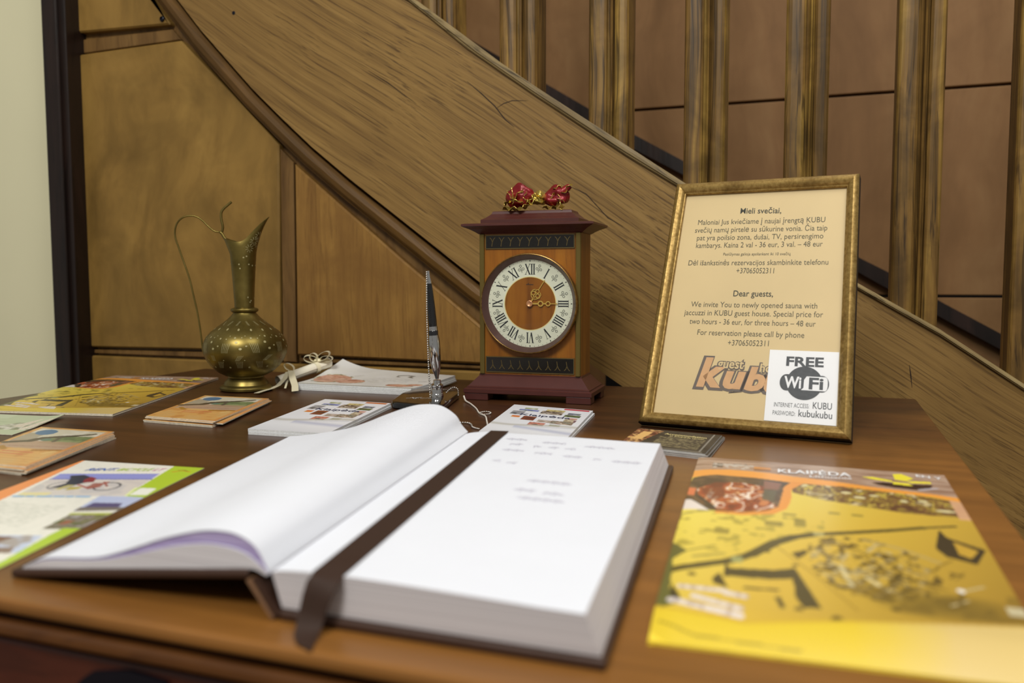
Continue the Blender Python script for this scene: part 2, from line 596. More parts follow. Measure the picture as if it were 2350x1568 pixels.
# panelled wall below the stair
pw = empty('wall_back', (-0.95, 1.34, 0), kind='structure')
o_ = (-0.95, 1.34, 0)
back = [(-1.43, 0.0), (-0.47, 0.0), (-0.47, 0.84)] + [p for p in STR_BOT[::-1] if p[0] < -0.48] + [(-1.43, 1.80)]
MB().prism(back, xz, 1.350, 1.365).shift(o_).build('rail_board', M['rail'], pw)


def raised(poly, mat, name='panel', y0=1.334, y1=1.3505, bev=0.003):
    """board with a chamfered front edge"""
    n = len(poly)
    area_ = sum(poly[i][0] * poly[(i + 1) % n][1] - poly[(i + 1) % n][0] * poly[i][1] for i in range(n))
    P = poly if area_ > 0 else poly[::-1]
    inner = []
    for i in range(n):
        a, b, c = Vector(P[i - 1]), Vector(P[i]), Vector(P[(i + 1) % n])
        e1, e2 = (b - a).normalized(), (c - b).normalized()
        n1, n2 = Vector((-e1.y, e1.x)), Vector((-e2.y, e2.x))
        d = (n1 + n2)
        d = d / max(0.3, d.length_squared / 2)
        inner.append(tuple(b + d * bev))
    vs = [(a, y1, b) for a, b in P] + [(a, y0 + bev, b) for a, b in P] + [(a, y0, b) for a, b in inner]
    fs = [tuple(range(2 * n, 3 * n)), tuple(range(n))[::-1]]
    for i in range(n):
        j = (i + 1) % n
        fs += [(i, j, n + j, n + i), (n + i, n + j, 2 * n + j, 2 * n + i)]
    return MB().add(vs, fs).shift(o_).build(name, mat, pw)


raised([(-1.445, 1.80), (-1.445, 1.4165), (-1.1884, 1.4085), (-1.1883, 1.4117), (-1.2305, 1.4621), (-1.2599, 1.4992), (-1.32, 1.57), (-1.5, 1.80)][:8],
       M['panel'])
raised([(-1.445, 1.3715), (-1.1626, 1.3757), (-1.05, 1.268), (-0.946, 1.1665), (-0.9545, 0.7846), (-1.445, 0.7800)], M['panel'])
raised([(-0.9125, 1.1300), (-0.801, 1.0396), (-0.6885, 0.949), (-0.5539, 0.8453), (-0.47, 0.777), (-0.47, 0.7733), (-0.9155, 0.7784)], M['panel2'])
raised([(-0.9470, 1.1610), (-0.9185, 1.1340), (-0.9215, 0.764), (-0.9500, 0.764)], M['rail'], 'stile', 1.339, 1.3505, 0.0015)
raised([(-1.430, 1.4040), (-1.1905, 1.4020), (-1.1700, 1.3800), (-1.430, 1.3765)], M['rail'], 'rail', 1.3435, 1.3505, 0.0015)
raised([(-1.430, 0.7745), (-0.9530, 0.7790), (-0.9535, 0.7670), (-1.430, 0.7665)], M['rail'], 'rail', 1.341, 1.3505, 0.0015)
raised([(-0.9160, 0.7725), (-0.47, 0.7690), (-0.47, 0.7645), (-0.9160, 0.7650)], M['rail'], 'rail', 1.341, 1.3505, 0.0015)
raised([(-1.425, 0.7625), (-0.49, 0.7605), (-0.49, 0.10), (-1.425, 0.10)], M['panel'])
MB().lathe([(0.0, 0), (0.005, 0.0005), (0.005, 0.003), (0.0035, 0.004), (0.0035, 0.0015), (0.0, 0.001)], 16,
           xf=lambda x, y, z: (-1.2035 + x, 1.334 - z, 1.4195 + y)).shift(o_).build('screw_cup', M['iron'], pw)
# near-black board, its colour standing in for the shade under the stair
uv_ = MB().box(-0.47, 0.9, 1.92, 1.95, 0.0, 0.70).build('understair_shade_board', M['void'])
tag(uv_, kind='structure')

# ------------------------------------------------------------------ staircase
st = empty('staircase', (-0.2, 1.34, 0), label='oak staircase side with a broad sloping string board and grooved balusters', cat='staircase')
o_ = (-0.2, 1.34, 0)
body = UP_TOP + STR_TOP + [(0.9, 0.0)] + STR_BOT[::-1][1:] + UP_BOT[::-1]
MB().prism(body, xz, 1.315, 1.375).shift(o_).build('string_board', M['oak'], st)
# bead along the top edge
bd = MB()
tp, bo = UP_TOP + STR_TOP, [(-1.64, 2.445), (-1.32, 2.013), (-0.915, 1.578)] + STR_BEAD
rows = []
for (a, b) in zip(tp, bo):
    rows.append([(a[0], 1.330, a[1] + 0.0015), (a[0], 1.312, a[1] + 0.0015), (a[0] * .7 + b[0] * .3, 1.3085, a[1] * .7 + b[1] * .3),
                 (a[0] * .4 + b[0] * .6, 1.3085, a[1] * .4 + b[1] * .6), (a[0] * .25 + b[0] * .75, 1.311, a[1] * .25 + b[1] * .75),
                 (a[0] * .15 + b[0] * .85, 1.3095, a[1] * .15 + b[1] * .85), (b[0], 1.3115, b[1]), (b[0], 1.330, b[1])])
bd.grid(rows, 0, False, closeu=True)
n8 = len(rows)
bd.f += [tuple(range(8)), tuple(range((n8 - 1) * 8, n8 * 8))[::-1]]
bd.m += [0, 0]
bd.sm += [False, False]
bd.shift(o_).build('string_bead', M['oak_bead'], st)
# moulding under the string board
line = UP_BOT + STR_BOT[:11]
prof = [(0.0, 1.352), (0.0, 1.343), (0.006, 1.343), (0.0075, 1.326), (0.013, 1.321), (0.021, 1.319), (0.030, 1.3215), (0.034, 1.3255), (0.035, 1.329),
        (0.039, 1.3315), (0.0405, 1.337), (0.0405, 1.352)]
rows = []
for i, p in enumerate(line):
    a, b = Vector(line[max(i - 1, 0)]), Vector(line[min(i + 1, len(line) - 1)])
    t = (b - a).normalized()
    nrm = Vector((t.y, -t.x))
    rows.append([(p[0] + nrm.x * q, y, p[1] + nrm.y * q) for q, y in prof])
mo = MB().grid(rows, 0, False, closeu=True)
k_ = len(prof)
mo.f += [tuple(range(k_)), tuple(range((len(rows) - 1) * k_, len(rows) * k_))[::-1]]
mo.m += [0, 0]
mo.sm += [False, False]
mo.shift(o_).build('string_molding', M['molding'], st)


def ztop(x):
    T = UP_TOP + STR_TOP
    for (a, b), (c, d) in zip(T, T[1:]):
        if a <= x <= c:
            return b + (d - b) * (x - a) / (c - a)
    return T[-1][1]


def baluster(x0, w, mat=None):
    pr = [(0, 0.055), (0, 0.006), (0.03, 0.003), (0.07, 0.0012), (0.14, 0), (0.30, 0), (0.40, 0.0012), (0.455, 0.004), (0.47, 0.009), (0.535, 0.011),
          (0.55, 0.004), (0.575, 0.0025), (0.60, 0.004), (0.615, 0.010), (0.645, 0.009), (0.665, 0.004), (0.72, 0.0012), (0.80, 0), (0.90, 0.001), (0.96, 0.003),
          (1.0, 0.007), (1.0, 0.055)]
    vs = [(x0 + u * w, 1.3165 + d, ztop(x0 + u * w)) for u, d in pr] + [(x0 + u * w, 1.3165 + d, 2.6) for u, d in pr]
    n = len(pr)
    fs = [(i, (i + 1) % n, n + (i + 1) % n, n + i) for i in range(n)] + [tuple(range(n))[::-1], tuple(range(n, 2 * n))]
    MB().add(vs, fs, 0).shift(o_).build('baluster', mat or M['baluster'], st)


for x0, w in ((-0.795, 0.0617), (-0.6462, 0.0617), (-0.5048, 0.064), (-0.3538, 0.0635), (-0.2037, 0.0611), (-0.0572, 0.0605), (0.0931, 0.0609), (0.2425, 0.065)):
    baluster(x0, w)
cr = MB()
for L_ in ([(-.5598, 1.2462), (-.5342, 1.2244), (-.5111, 1.203), (-.4921, 1.1792), (-.4769, 1.1664)], [(-.5073, 1.1992), (-.4958, 1.2054), (-.4806, 1.2092), (-.4536, 1.2072)],
           [(.12, .7964), (.1221, .7828), (.1244, .7641)], [(-.7455, 1.2795), (-.7076, 1.2558), (-.654, 1.2167)], [(-.3879, 1.07), (-.3554, 1.0543), (-.3197, 1.0156), (-.295, 1.0013)]):
    w_ = .0008 if len(L_) != 4 else .0006
    rows = []
    for i, p in enumerate(L_):
        t = (Vector(L_[min(i + 1, len(L_) - 1)]) - Vector(L_[max(i - 1, 0)])).normalized()
        ww = w_ * (0.25 if i in (0, len(L_) - 1) else 1)
        rows.append([(p[0] - t.y * ww, 1.3147, p[1] + t.x * ww), (p[0] + t.y * ww, 1.3147, p[1] - t.x * ww)])
    cr.grid(rows)
tag(cr.shift(o_).build('crack', M['dark'], st), kind='stuff')
# nail hole in the string board
MB().lathe([(0.0, 0.0004), (0.0032, 0.0004), (0.0036, 0)], 12, xf=lambda x, y, z: (-1.0235 + x, 1.3148 - z, 1.4065 + y)).shift(o_).build('nail_head', M['iron'], st)

# ------------------------------------------------------------------ table
TX0, TX1, TY0, TY1 = -1.10, 0.1287, 0.318, 1.302
tb = empty('table', (-0.48, 0.81, 0), label='reddish brown varnished wooden table with moulded edge under all the leaflets', cat='table')
o_ = (-0.48, 0.81, 0)
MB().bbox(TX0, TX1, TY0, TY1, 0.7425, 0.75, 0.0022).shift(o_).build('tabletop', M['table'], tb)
MB().box(TX0 + .012, TX1 - .012, TY0 + .012, TY1 - .01, 0.7355, 0.7430).shift(o_).build('edge_cove', M['table_edge'], tb)
MB().bbox(TX0 + .004, TX1 - .004, TY0 + .004, TY1 - .004, 0.7265, 0.7358, 0.003).shift(o_).build('edge_molding', M['table_edge'], tb)
AX0, AX1, AY0, AY1 = TX0 + .03, TX1 - .03, TY0 + .022, TY1 - .03
MB().box(AX0, AX1, AY0, AY0 + .02, 0.60, 0.727).shift(o_).build('apron', M['apron'], tb)
MB().box(AX0, AX1, AY1 - .02, AY1, 0.60, 0.727).shift(o_).build('apron', M['apron'], tb)
MB().box(AX0, AX0 + .02, AY0 + .02, AY1 - .02, 0.60, 0.727).shift(o_).build('apron', M['apron'], tb)
MB().box(AX1 - .02, AX1, AY0 + .02, AY1 - .02, 0.60, 0.727).shift(o_).build('apron', M['apron'], tb)
dr = MB().bbox(-0.66, -0.06, AY0 - .008, AY0 + .004, 0.615, 0.7205, 0.003).shift(o_).build('drawer', M['apron'], tb)
pl = [(-0.374, 0.690), (-0.372, 0.700), (-0.366, 0.707), (-0.358, 0.7125), (-0.345, 0.7150), (-0.333, 0.7172), (-0.318, 0.7160), (-0.309, 0.7150), (-0.306, 0.707), (-0.304, 0.696),
      (-0.310, 0.668), (-0.324, 0.655), (-0.339, 0.648), (-0.354, 0.655), (-0.368, 0.668)]
hd = MB().prism(pl, xz, AY0 - .0105, AY0 - .008)
pts = []
for k in range(15):
    a = PI + PI * k / 14
    pts.append((-0.339 + 0.026 * math.cos(a), AY0 - .018 - .004 * math.sin(PI * k / 14), 0.686 + 0.022 * math.sin(a)))
hd.tube(pts, 0.0032, 8)
for sx in (-1, 1):
    hd.tube([(-0.339 + sx * .026, AY0 - .0095, 0.686), (-0.339 + sx * .026, AY0 - .021, 0.686)], 0.005, 10)
hd.shift(o_).build('drawer_pull', M['iron'], dr)
for x in (AX0 - .004, AX1 - .046):
    for y in (AY0 - .004, AY1 - .046):
        lg = MB()
        rows = []
        for z, h in ((0.727, .025), (0.60, .025), (0.58, .022), (0.10, .014), (0.03, .016), (0.0, .014)):
            rows.append([(x + .025 + a * h, y + .025 + b * h, z) for a, b in ((-1, -1), (1, -1), (1, 1), (-1, 1))])
        lg.grid(rows, 0, False, closeu=True)
        lg.f += [(0, 1, 2, 3), tuple(len(lg.v) - 4 + i for i in range(4))]
        lg.m += [0, 0]
        lg.sm += [False, False]
        lg.shift(o_).build('leg', M['apron'], tb)
# ------------------------------------------------------------------ lettering
_tc = {}


def text2d(body, offset=0.0, shear=0.0, res=3):
    key = (body, offset, shear)
    if key in _tc:
        return _tc[key]
    cu = bpy.data.curves.new('lettering', 'FONT')
    cu.body = body
    cu.size = 1.0
    cu.offset = offset
    cu.shear = shear
    cu.resolution_u = res
    cu.fill_mode = 'FRONT'
    o = bpy.data.objects.new('lettering', cu)
    COL.objects.link(o)
    dg = bpy.context.evaluated_depsgraph_get()
    me = bpy.data.meshes.new_from_object(o.evaluated_get(dg))
    vs = [(v.co.x, v.co.y) for v in me.vertices]
    fs = [tuple(p.vertices) for p in me.polygons]
    bpy.data.objects.remove(o, do_unlink=True)
    bpy.data.curves.remove(cu)
    bpy.data.meshes.remove(me)
    xs = [v[0] for v in vs] or [0]
    _tc[key] = (vs, fs, min(xs), max(xs))
    return _tc[key]


def put_text(mb, body, x0, x1, size, fn, y0=0.0, y1=None, offset=0.0, shear=0.0, mi=0):
    """text stretched between x0 and x1 on a baseline y0..y1; fn(x, y) -> 3D"""
    vs, fs, a, b = text2d(body, offset, shear)
    y1 = y0 if y1 is None else y1
    out = []
    for x, y in vs:
        t = (x - a) / max(1e-6, b - a)
        out.append(fn(x0 + (x1 - x0) * t, y0 + (y1 - y0) * t + y * size))
    mb.add(out, fs, mi)


def circle(cx, cy, rx, ry=None, n=24):
    ry = ry or rx
    return [(cx + rx * math.cos(2 * PI * k / n), cy + ry * math.sin(2 * PI * k / n)) for k in range(n)]


def rrect(x0, x1, y0, y1, r_, n=6):
    P = []
    for cx, cy, a0 in ((x1 - r_, y1 - r_, 0), (x0 + r_, y1 - r_, 90), (x0 + r_, y0 + r_, 180), (x1 - r_, y0 + r_, 270)):
        for k in range(n + 1):
            a = R(a0 + 90 * k / n)
            P.append((cx + r_ * math.cos(a), cy + r_ * math.sin(a)))
    return P


def ringstrip(mb, cx, cy, r0, r1, fn, n=20, mi=0, a0=0, a1=2 * PI):
    rows = [[fn(cx + r_ * math.cos(a0 + (a1 - a0) * k / n), cy + r_ * math.sin(a0 + (a1 - a0) * k / n)) for r_ in (r0, r1)] for k in range(n + 1)]
    mb.grid(rows, mi, False)


def stroke(mb, pts, w, fn, mi=0):
    P = [Vector(p) for p in pts]
    rows = []
    for i, p in enumerate(P):
        t = P[min(i + 1, len(P) - 1)] - P[max(i - 1, 0)]
        t = t.normalized() if t.length > 0 else Vector((1, 0))
        n_ = Vector((-t.y, t.x)) * w / 2
        rows.append([fn(*(p - n_)), fn(*(p + n_))])
    mb.grid(rows, mi, False)


# ------------------------------------------------------------------ printed sheets: colours laid on a fine grid of the sheet itself
class Ink:
    def __init__(s, w, h, nx, bg):
        s.w, s.h = w, h
        ny = max(2, int(round(nx * h / w)))
        u = (np.arange(nx)) / (nx - 1)
        v = (np.arange(ny)) / (ny - 1)
        s.U, s.V = np.meshgrid(u, v)
        s.X, s.Y = s.U * w, s.V * h
        s.C = np.zeros((ny, nx, 3))
        s.C[:] = lin(bg)

    def fill(s, mask, col, a=1.0):
        c = np.array(lin(col)) if isinstance(col, (str, tuple, list)) else col
        if isinstance(mask, np.ndarray) and mask.dtype == bool:
            mask = mask.astype(float)
        k = (mask * a)[..., None]
        s.C = s.C * (1 - k) + c * k
        return s

    def poly(s, pts):
        inside = np.zeros(s.U.shape, bool)
        n = len(pts)
        for i in range(n):
            x1, y1 = pts[i]
            x2, y2 = pts[(i + 1) % n]
            if y1 == y2:
                continue
            c = ((y1 > s.V) != (y2 > s.V)) & (s.U < (x2 - x1) * (s.V - y1) / (y2 - y1) + x1)
            inside ^= c
        return inside

    def rect(s, x0, y0, x1, y1):
        return (s.U >= x0) & (s.U <= x1) & (s.V >= y0) & (s.V <= y1)

    def ell(s, cx, cy, rx, ry):
        """radii in fractions of the width"""
        return (((s.U - cx) / rx) ** 2 + ((s.V - cy) * s.h / s.w / ry) ** 2) <= 1

    def line(s, pts, wd):
        """width as fraction of the sheet width"""
        m = np.zeros(s.U.shape, bool)
        k = s.h / s.w
        wds = wd if isinstance(wd, (list, tuple)) else [wd] * len(pts)
        for (a, b), wi in zip(zip(pts, pts[1:]), wds):
            ax, ay, bx, by = a[0], a[1] * k, b[0], b[1] * k
            dx, dy = bx - ax, by - ay
            L_ = dx * dx + dy * dy + 1e-12
            t = np.clip(((s.U - ax) * dx + (s.V * k - ay) * dy) / L_, 0, 1)
            m |= ((s.U - ax - t * dx) ** 2 + (s.V * k - ay - t * dy) ** 2) <= (wi / 2) ** 2
        return m

    def noise(s, scale, seed, oct_=3, sx=1.0, sy=1.0):
        rg = np.random.RandomState(seed)
        out = np.zeros(s.U.shape)
        amp, tot = 1.0, 0
        for o in range(oct_):
            g = rg.rand(64, 64)
            x = s.U * scale * sx * 2 ** o
            y = s.V * s.h / s.w * scale * sy * 2 ** o
            xi, yi = np.floor(x).astype(int), np.floor(y).astype(int)
            fx, fy = x - xi, y - yi
            fx, fy = fx * fx * (3 - 2 * fx), fy * fy * (3 - 2 * fy)
            a = g[yi % 64, xi % 64] * (1 - fx) + g[yi % 64, (xi + 1) % 64] * fx
            b = g[(yi + 1) % 64, xi % 64] * (1 - fx) + g[(yi + 1) % 64, (xi + 1) % 64] * fx
            out += amp * (a * (1 - fy) + b * fy)
            tot += amp
            amp *= 0.55
        return out / tot

    def blotch(s, mask, cols, scale, seed, sx=1.0, sy=1.0, oct_=3):
        n_ = s.noise(scale, seed, oct_, sx, sy)
        q = np.argsort(np.argsort(n_[mask])) / max(1, mask.sum())
        P = np.array([lin(c) for c in cols])
        idx = q * (len(cols) - 1)
        i0 = np.clip(np.floor(idx).astype(int), 0, len(cols) - 2)
        f = (idx - i0)[:, None]
        f = np.clip((f - 0.3) / 0.4, 0, 1)
        s.C[mask] = P[i0] * (1 - f) + P[i0 + 1] * f
        return s


def sheet(name, quad, z0, th, ink, edge, mats=None, bend=None, parent=None, loc=None, rows_under=True):
    """thin sheet / booklet over the quad BL, BR, TR, TL (table plane), printed top"""
    BL, BR, TR, TL = [np.array(q, float) for q in quad]
    U, V = ink.U[..., None], ink.V[..., None]
    P = (1 - U) * (1 - V) * TL + U * (1 - V) * TR + U * V * BR + (1 - U) * V * BL
    ny, nx = ink.U.shape
    dz = bend(ink.U, ink.V) if bend else np.zeros(ink.U.shape)
    c = (BL + BR + TR + TL) / 4 if loc is None else np.array(loc[:2])
    P = P - c
    base = 0.0 if loc is None else z0 - loc[2]
    top = np.concatenate([P, (base + th + dz)[..., None]], 2).reshape(-1, 3)
    ring = [(0, i) for i in range(nx)] + [(j, nx - 1) for j in range(1, ny)] + [(ny - 1, i) for i in range(nx - 2, -1, -1)] + \
           [(j, 0) for j in range(ny - 2, 0, -1)]
    # thin the ring
    rg = [r_ for k, r_ in enumerate(ring) if (r_[0] in (0, ny - 1) and r_[1] in (0, nx - 1)) or k % 6 == 0]
    hi = np.array([[*P[j, i], base + th + dz[j, i]] for j, i in rg])
    lo = np.array([[*P[j, i], base + dz[j, i]] for j, i in rg])
    vs = np.concatenate([top, hi, lo])
    I, J = np.meshgrid(np.arange(nx - 1), np.arange(ny - 1))
    a = (J * nx + I).ravel()
    fs = np.stack([a + nx, a + nx + 1, a + 1, a], 1).tolist()
    n0, m = nx * ny, len(rg)
    sides = [(n0 + k, n0 + (k + 1) % m, n0 + m + (k + 1) % m, n0 + m + k) for k in range(m)]
    bot = [tuple(n0 + m + k for k in range(m))]
    me = bpy.data.meshes.new(name)
    me.from_pydata(vs.tolist(), [], fs + sides + bot)
    for mt in (mats or [M['print'], M['paperedge']]):
        me.materials.append(mt)
    mi = [0] * len(fs) + [1] * (m + 1)
    me.polygons.foreach_set('material_index', mi)
    me.polygons.foreach_set('use_smooth', [True] * len(fs) + [False] * (m + 1))
    at = me.color_attributes.new('Col', 'FLOAT_COLOR', 'POINT')
    cc = np.ones((len(vs), 4), np.float32)
    cc[:nx * ny, :3] = ink.C.reshape(-1, 3)
    cc[nx * ny:, :3] = lin(edge)
    at.data.foreach_set('color', cc.ravel())
    me.update()
    o = bpy.data.objects.new(name, me)
    COL.objects.link(o)
    if loc is None:
        o.location = (c[0], c[1], z0)
    if parent:
        o.parent = parent
    return o


def surf(quad, org):
    """function (u, v, height) -> local position over a quad"""
    BL, BR, TR, TL = [np.array(q, float) for q in quad]

    def fn(u, v, h):
        p = (1 - u) * (1 - v) * TL + u * (1 - v) * TR + u * v * BR + (1 - u) * v * BL
        return (p[0] - org[0], p[1] - org[1], h)
    return fn


def quadc(q):
    return (sum(p[0] for p in q) / 4, sum(p[1] for p in q) / 4)


# ---- yellow town-map magazine cover
def map_ink(nx):
    k = Ink(1.0, 1.55, nx, 'e8c338')
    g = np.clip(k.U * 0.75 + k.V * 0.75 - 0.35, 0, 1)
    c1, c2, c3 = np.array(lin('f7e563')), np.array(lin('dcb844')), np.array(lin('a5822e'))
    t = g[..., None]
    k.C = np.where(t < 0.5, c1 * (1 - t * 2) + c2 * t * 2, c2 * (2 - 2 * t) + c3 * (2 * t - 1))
    # faint streets and houses, upper left
    n1 = k.noise(34, 5, 2)
    k.fill((n1 > 0.64) & (k.V > 0.45) & (k.V < 0.72) & (k.V < 0.80 - 0.55 * k.U) & (k.U < .5), 'a99a3a', 0.75)
    for a, b, c_, d in ((0.30, 0.50, 0.36, 0.53), (0.40, 0.47, 0.44, 0.52), (0.13, 0.57, 0.18, 0.60), (0.36, 0.44, 0.41, 0.455), (0.52, .405, .56, .418), (0.60, .405, .64, .418)):
        k.fill(k.rect(a, b, c_, d), '8d7f33', 0.8)
    k.fill(k.line([(0.06, 0.70), (0.14, 0.665)], 0.012), 'b3a340')
    k.fill(k.line([(0.08, 0.725), (0.17, 0.70)], 0.02), 'a89a44', .7)
    k.fill(k.line([(0.0, 0.50), (0.10, 0.47)], 0.02), 'b9ad58', .7)
    # old town blocks
    bm_ = np.clip(1 - ((k.U - 0.62) / 0.20) ** 2 - ((k.V - 0.69 - 0.10 * (k.U - .62)) / 0.14) ** 2, 0, 1)
    n2, n3 = k.noise(46, 9, 3, 1.0, 0.8), k.noise(52, 12, 3)
    k.fill((n2 > 0.54) & (bm_ > 0.04), '846c28', 0.75)
    k.fill((n2 > 0.63) & (bm_ > 0.02), '55461f', 0.8)
    k.fill((n3 > 0.62) & (bm_ > 0.22), 'c4b482', 0.55)
    k.fill(k.line([(0.55, 0.79), (0.66, 0.80), (0.74, 0.76)], 0.012), '6a5826')
    n4 = k.noise(16, 21, 3)
    k.fill((n4 > 0.52) & (k.U > .55) & (k.V > .76) & (k.V < .86), '7d6526', 0.6)
    k.fill(np.clip(1 - ((k.U - .80) / .22) ** 2 - ((k.V - .82) / .055) ** 2, 0, 1), '6d5a22', 0.8)
    k.fill(k.line([(0.62, 0.56), (0.72, 0.585), (0.83, 0.64)], 0.014), 'b9a468', .8)
    k.fill(k.line([(0.33, 0.63), (0.45, 0.75), (0.56, 0.87)], 0.006), '9a7a2a', .8)
    for q in (((0.53, 0.70), (0.555, 0.78)), ((0.60, 0.74), (0.66, 0.79))):
        k.fill(k.line(q, 0.013), 'e3d8a6', .8)
    k.fill(k.poly([(0.385, 0.665), (0.43, 0.64), (0.435, 0.66), (0.405, 0.69)]), '5a4b1e')
    for cx, cy, r_ in ((0.395, 0.72, 0.010), (0.085, .80, .012), (0.50, 0.905, 0.016), (0.40, 0.885, .012), (0.31, 0.67, .010), (.66, .85, .012)):
        k.fill(k.ell(cx, cy, r_, r_), '5a4b1e', .9)
    # river and docks
    k.fill(k.line([(-0.02, 0.80), (0.09, 0.765), (0.19, 0.731), (0.26, 0.691), (0.333, 0.622), (0.395, 0.582), (0.467, 0.555), (0.563, 0.531), (0.709, 0.491),
                   (0.831, 0.453), (0.933, 0.426)], [.034, .034, .038, .042, .040, .034, .028, .026, .024, .016]), '554d24')
    k.fill(k.rect(0.20, 0.705, 0.235, 0.735), 'a5a86a', .9)
    k.fill(k.rect(0.46, 0.54, 0.495, 0.562), 'c2b978', .7)
    k.fill(k.poly([(0.876, 0.455), (0.889, 0.50), (0.990, 0.552), (0.94, 0.632), (0.86, 0.606), (0.838, 0.568)]), '3c3522')
    k.fill(k.poly([(0.900, 0.521), (0.966, 0.562), (0.933, 0.604), (0.902, 0.588)]), 'cba33a')
    rg_ = np.random.RandomState(4)
    for q in range(46):
        a, b = 0.47 + 0.40 * rg_.rand(), 0.58 + 0.24 * rg_.rand()
        an, ln = rg_.choice([0.35, -1.1, 0.5, -0.9]) + .2 * rg_.randn(), 0.025 + 0.06 * rg_.rand()
        k.fill(k.line([(a, b), (a + ln * math.cos(an), b + ln * .65 * math.sin(an))], 0.006 + .010 * rg_.rand()), ['55461c', '8a7028', 'c9b988', '6b5822'][rg_.randint(4)], .8)
    k.fill(k.poly([(0.184, 0.73), (0.194, 0.760), (0.33, 0.750), (0.394, 0.732), (0.462, 0.876), (0.412, 0.880), (0.390, 0.842), (0.388, 0.778), (0.32, 0.790), (0.18, 0.795)]), '4d4422')
    k.fill(k.poly([(0.148, 0.807), (0.168, 0.783), (0.200, 0.84), (0.154, 0.826)]), '4d4422')
    k.fill(k.line([(0.249, 0.832), (0.341, 0.828)], 0.012), '5a4b20')
    k.fill(k.poly([(0.333, 0.852), (0.349, 0.851), (0.364, 0.887), (0.349, 0.888)]), '4d4422')
    k.fill(k.poly([(-0.01, 0.655), (0.056, 0.703), (0.015, 0.74), (0.03, .86), (0.06, 0.91), (-0.01, 0.93)]), '6b6a35')
    k.fill(k.poly([(0.03, .84), (0.075, 0.90), (0.04, 0.905)]), '3f3a20')
    # white caption lines
    n5 = k.noise(90, 31, 1, 1.0, 0.5)
    for a, b in (((0.060, 0.850), (0.183, 0.850)), ((0.195, 0.857), (0.250, 0.863)), ((0.105, 0.880), (0.238, 0.905)), ((0.040, 0.899), (0.160, 0.915)), ((0.165, 0.915), (.24, .925))):
        m = k.line([a, b], 0.024)
        k.fill(m, 'e6dcd6', .95)
        k.fill(m & (n5 > .58), 'a58f8a', .6)
    k.fill(k.rect(0.158, 0.93, 0.172, 0.965), 'ece7b0')
    k.fill(k.rect(0.126, 0.93, 0.158, 0.960), '5d5222')
    k.fill(k.ell(0.857, 0.756, 0.012, 0.012), 'f4efe0')
    k.fill(k.rect(0.955, 0.80, 1.0, 0.83), 'ddd5b0', .7)
    # bottom band
    bandy = np.interp(k.U, [0, 0.25, 0.52, 0.95, 1], [0.917, 0.937, 0.905, 0.862, 0.858])
    mband = k.V > bandy
    t = np.clip((k.U - 0.55) / 0.25 + (k.noise(6, 40) - .5) * .5, 0, 1)[..., None]
    k.C = np.where(mband[..., None], np.array(lin('e4c735')) * (1 - t) + np.array(lin('dfc47c')) * t, k.C)
    k.fill((k.V > bandy) & (k.V < bandy + .006), 'c79c30', .6)
    k.fill(k.line([(0.02, .955), (.12, .978), (.40, .985)], .007), '9a8524', .8)
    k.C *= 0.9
    # header: weathered boards
    aup = np.interp(k.U, [0, .15, .305, .406, .553, .692, .914, 1.01], [.144, .117, .119, .136, .149, .172, .194, .211])
    alo = np.interp(k.U, [0, .1, .255, .405, .597, .734, .91, 1.01], [.209, .174, .175, .193, .19, .202, .215, .241])
    k.blotch(k.V < aup + 0.01, ['8f705c', 'a58772', 'b49a86', 'a07f68'], 9, 51, 0.6, 4.0)
    # food picture, street picture
    pz = k.poly([(0.005, 0.215), (0.1, 0.17), (0.306, 0.166), (0.41, 0.188), (0.37, 0.248), (0.361, 0.357), (0.349, 0.404), (0.308, 0.437), (0.219, 0.464), (0.127, 0.47), (0.066, 0.459), (-0.01, 0.416), (-0.01, 0.3)])
    k.blotch(pz, ['3d2d20', '55402c', '6b5236', '4a3524'], 11, 61)
    k.fill(k.poly([(-.01, .40), (.02, .40), (.10, .47), (.0, .47)]), 'e6dcd4')
    pie = k.poly([(0.03, 0.32), (0.10, 0.25), (0.20, 0.235), (0.29, 0.25), (0.29, 0.33), (0.34, 0.40), (0.30, 0.435), (0.20, 0.46), (0.12, .455), (0.06, 0.41)])
    k.blotch(pie, ['6a2812', '9a3e20', 'b8602c', '8a3418', 'd8a06c', 'f2e6d6', 'a04a24', '7a2c16', 'c87a44'], 17, 63, 1, .7)
    k.fill(k.poly([(0.045, 0.31), (0.13, 0.27), (0.15, 0.36), (0.09, 0.40)]), '6a2c16', .75)
    k.fill(k.poly([(0.0, .30), (.03, .31), (.03, .37), (0.0, .36)]), 'd9764a')
    k.fill(k.poly([(0.29, 0.20), (0.36, 0.21), (0.345, 0.27), (0.29, 0.27)]), '8a5a4a', .9)
    k.fill(k.poly([(0.29, 0.28), (0.34, 0.28), (0.33, 0.37), (0.285, 0.36)]), '54503a', .9)
    k.fill(k.line([(0.045, 0.375), (0.11, 0.445)], 0.022), '2e2620')
    pp = k.poly([(0.399, 0.243), (0.444, 0.190), (0.597, 0.185), (0.779, 0.200), (1.01, 0.249), (1.01, 0.36), (0.794, 0.366), (0.647, 0.344), (0.516, 0.321), (0.402, 0.283)])
    k.blotch(pp, ['5a3c26', '6b4a2e', '7d5c34', 'a08a36', '5f4028', '8c6a3c', 'c9b34a', '553a2a', 'cdbb88'], 26, 71, 1.0, .8)
    for cx, cy, rx, ry in ((0.45, .21, .012, .012), (0.60, .245, .02, .014), (0.645, .275, .022, .014), (0.80, .275, .014, .014), (.93, .325, .035, .012), (.70, .25, .018, .01), (.87, .262, .016, .012)):
        k.fill(k.ell(cx, cy, rx, ry), 'e6dca6', .9)
    k.fill((k.U > .965) & (k.V > .235) & (k.V < .375), 'd9a983', .85)
    # orange ribbons
    k.fill((k.V > aup) & (k.V < alo + 0.004), 'eea040')
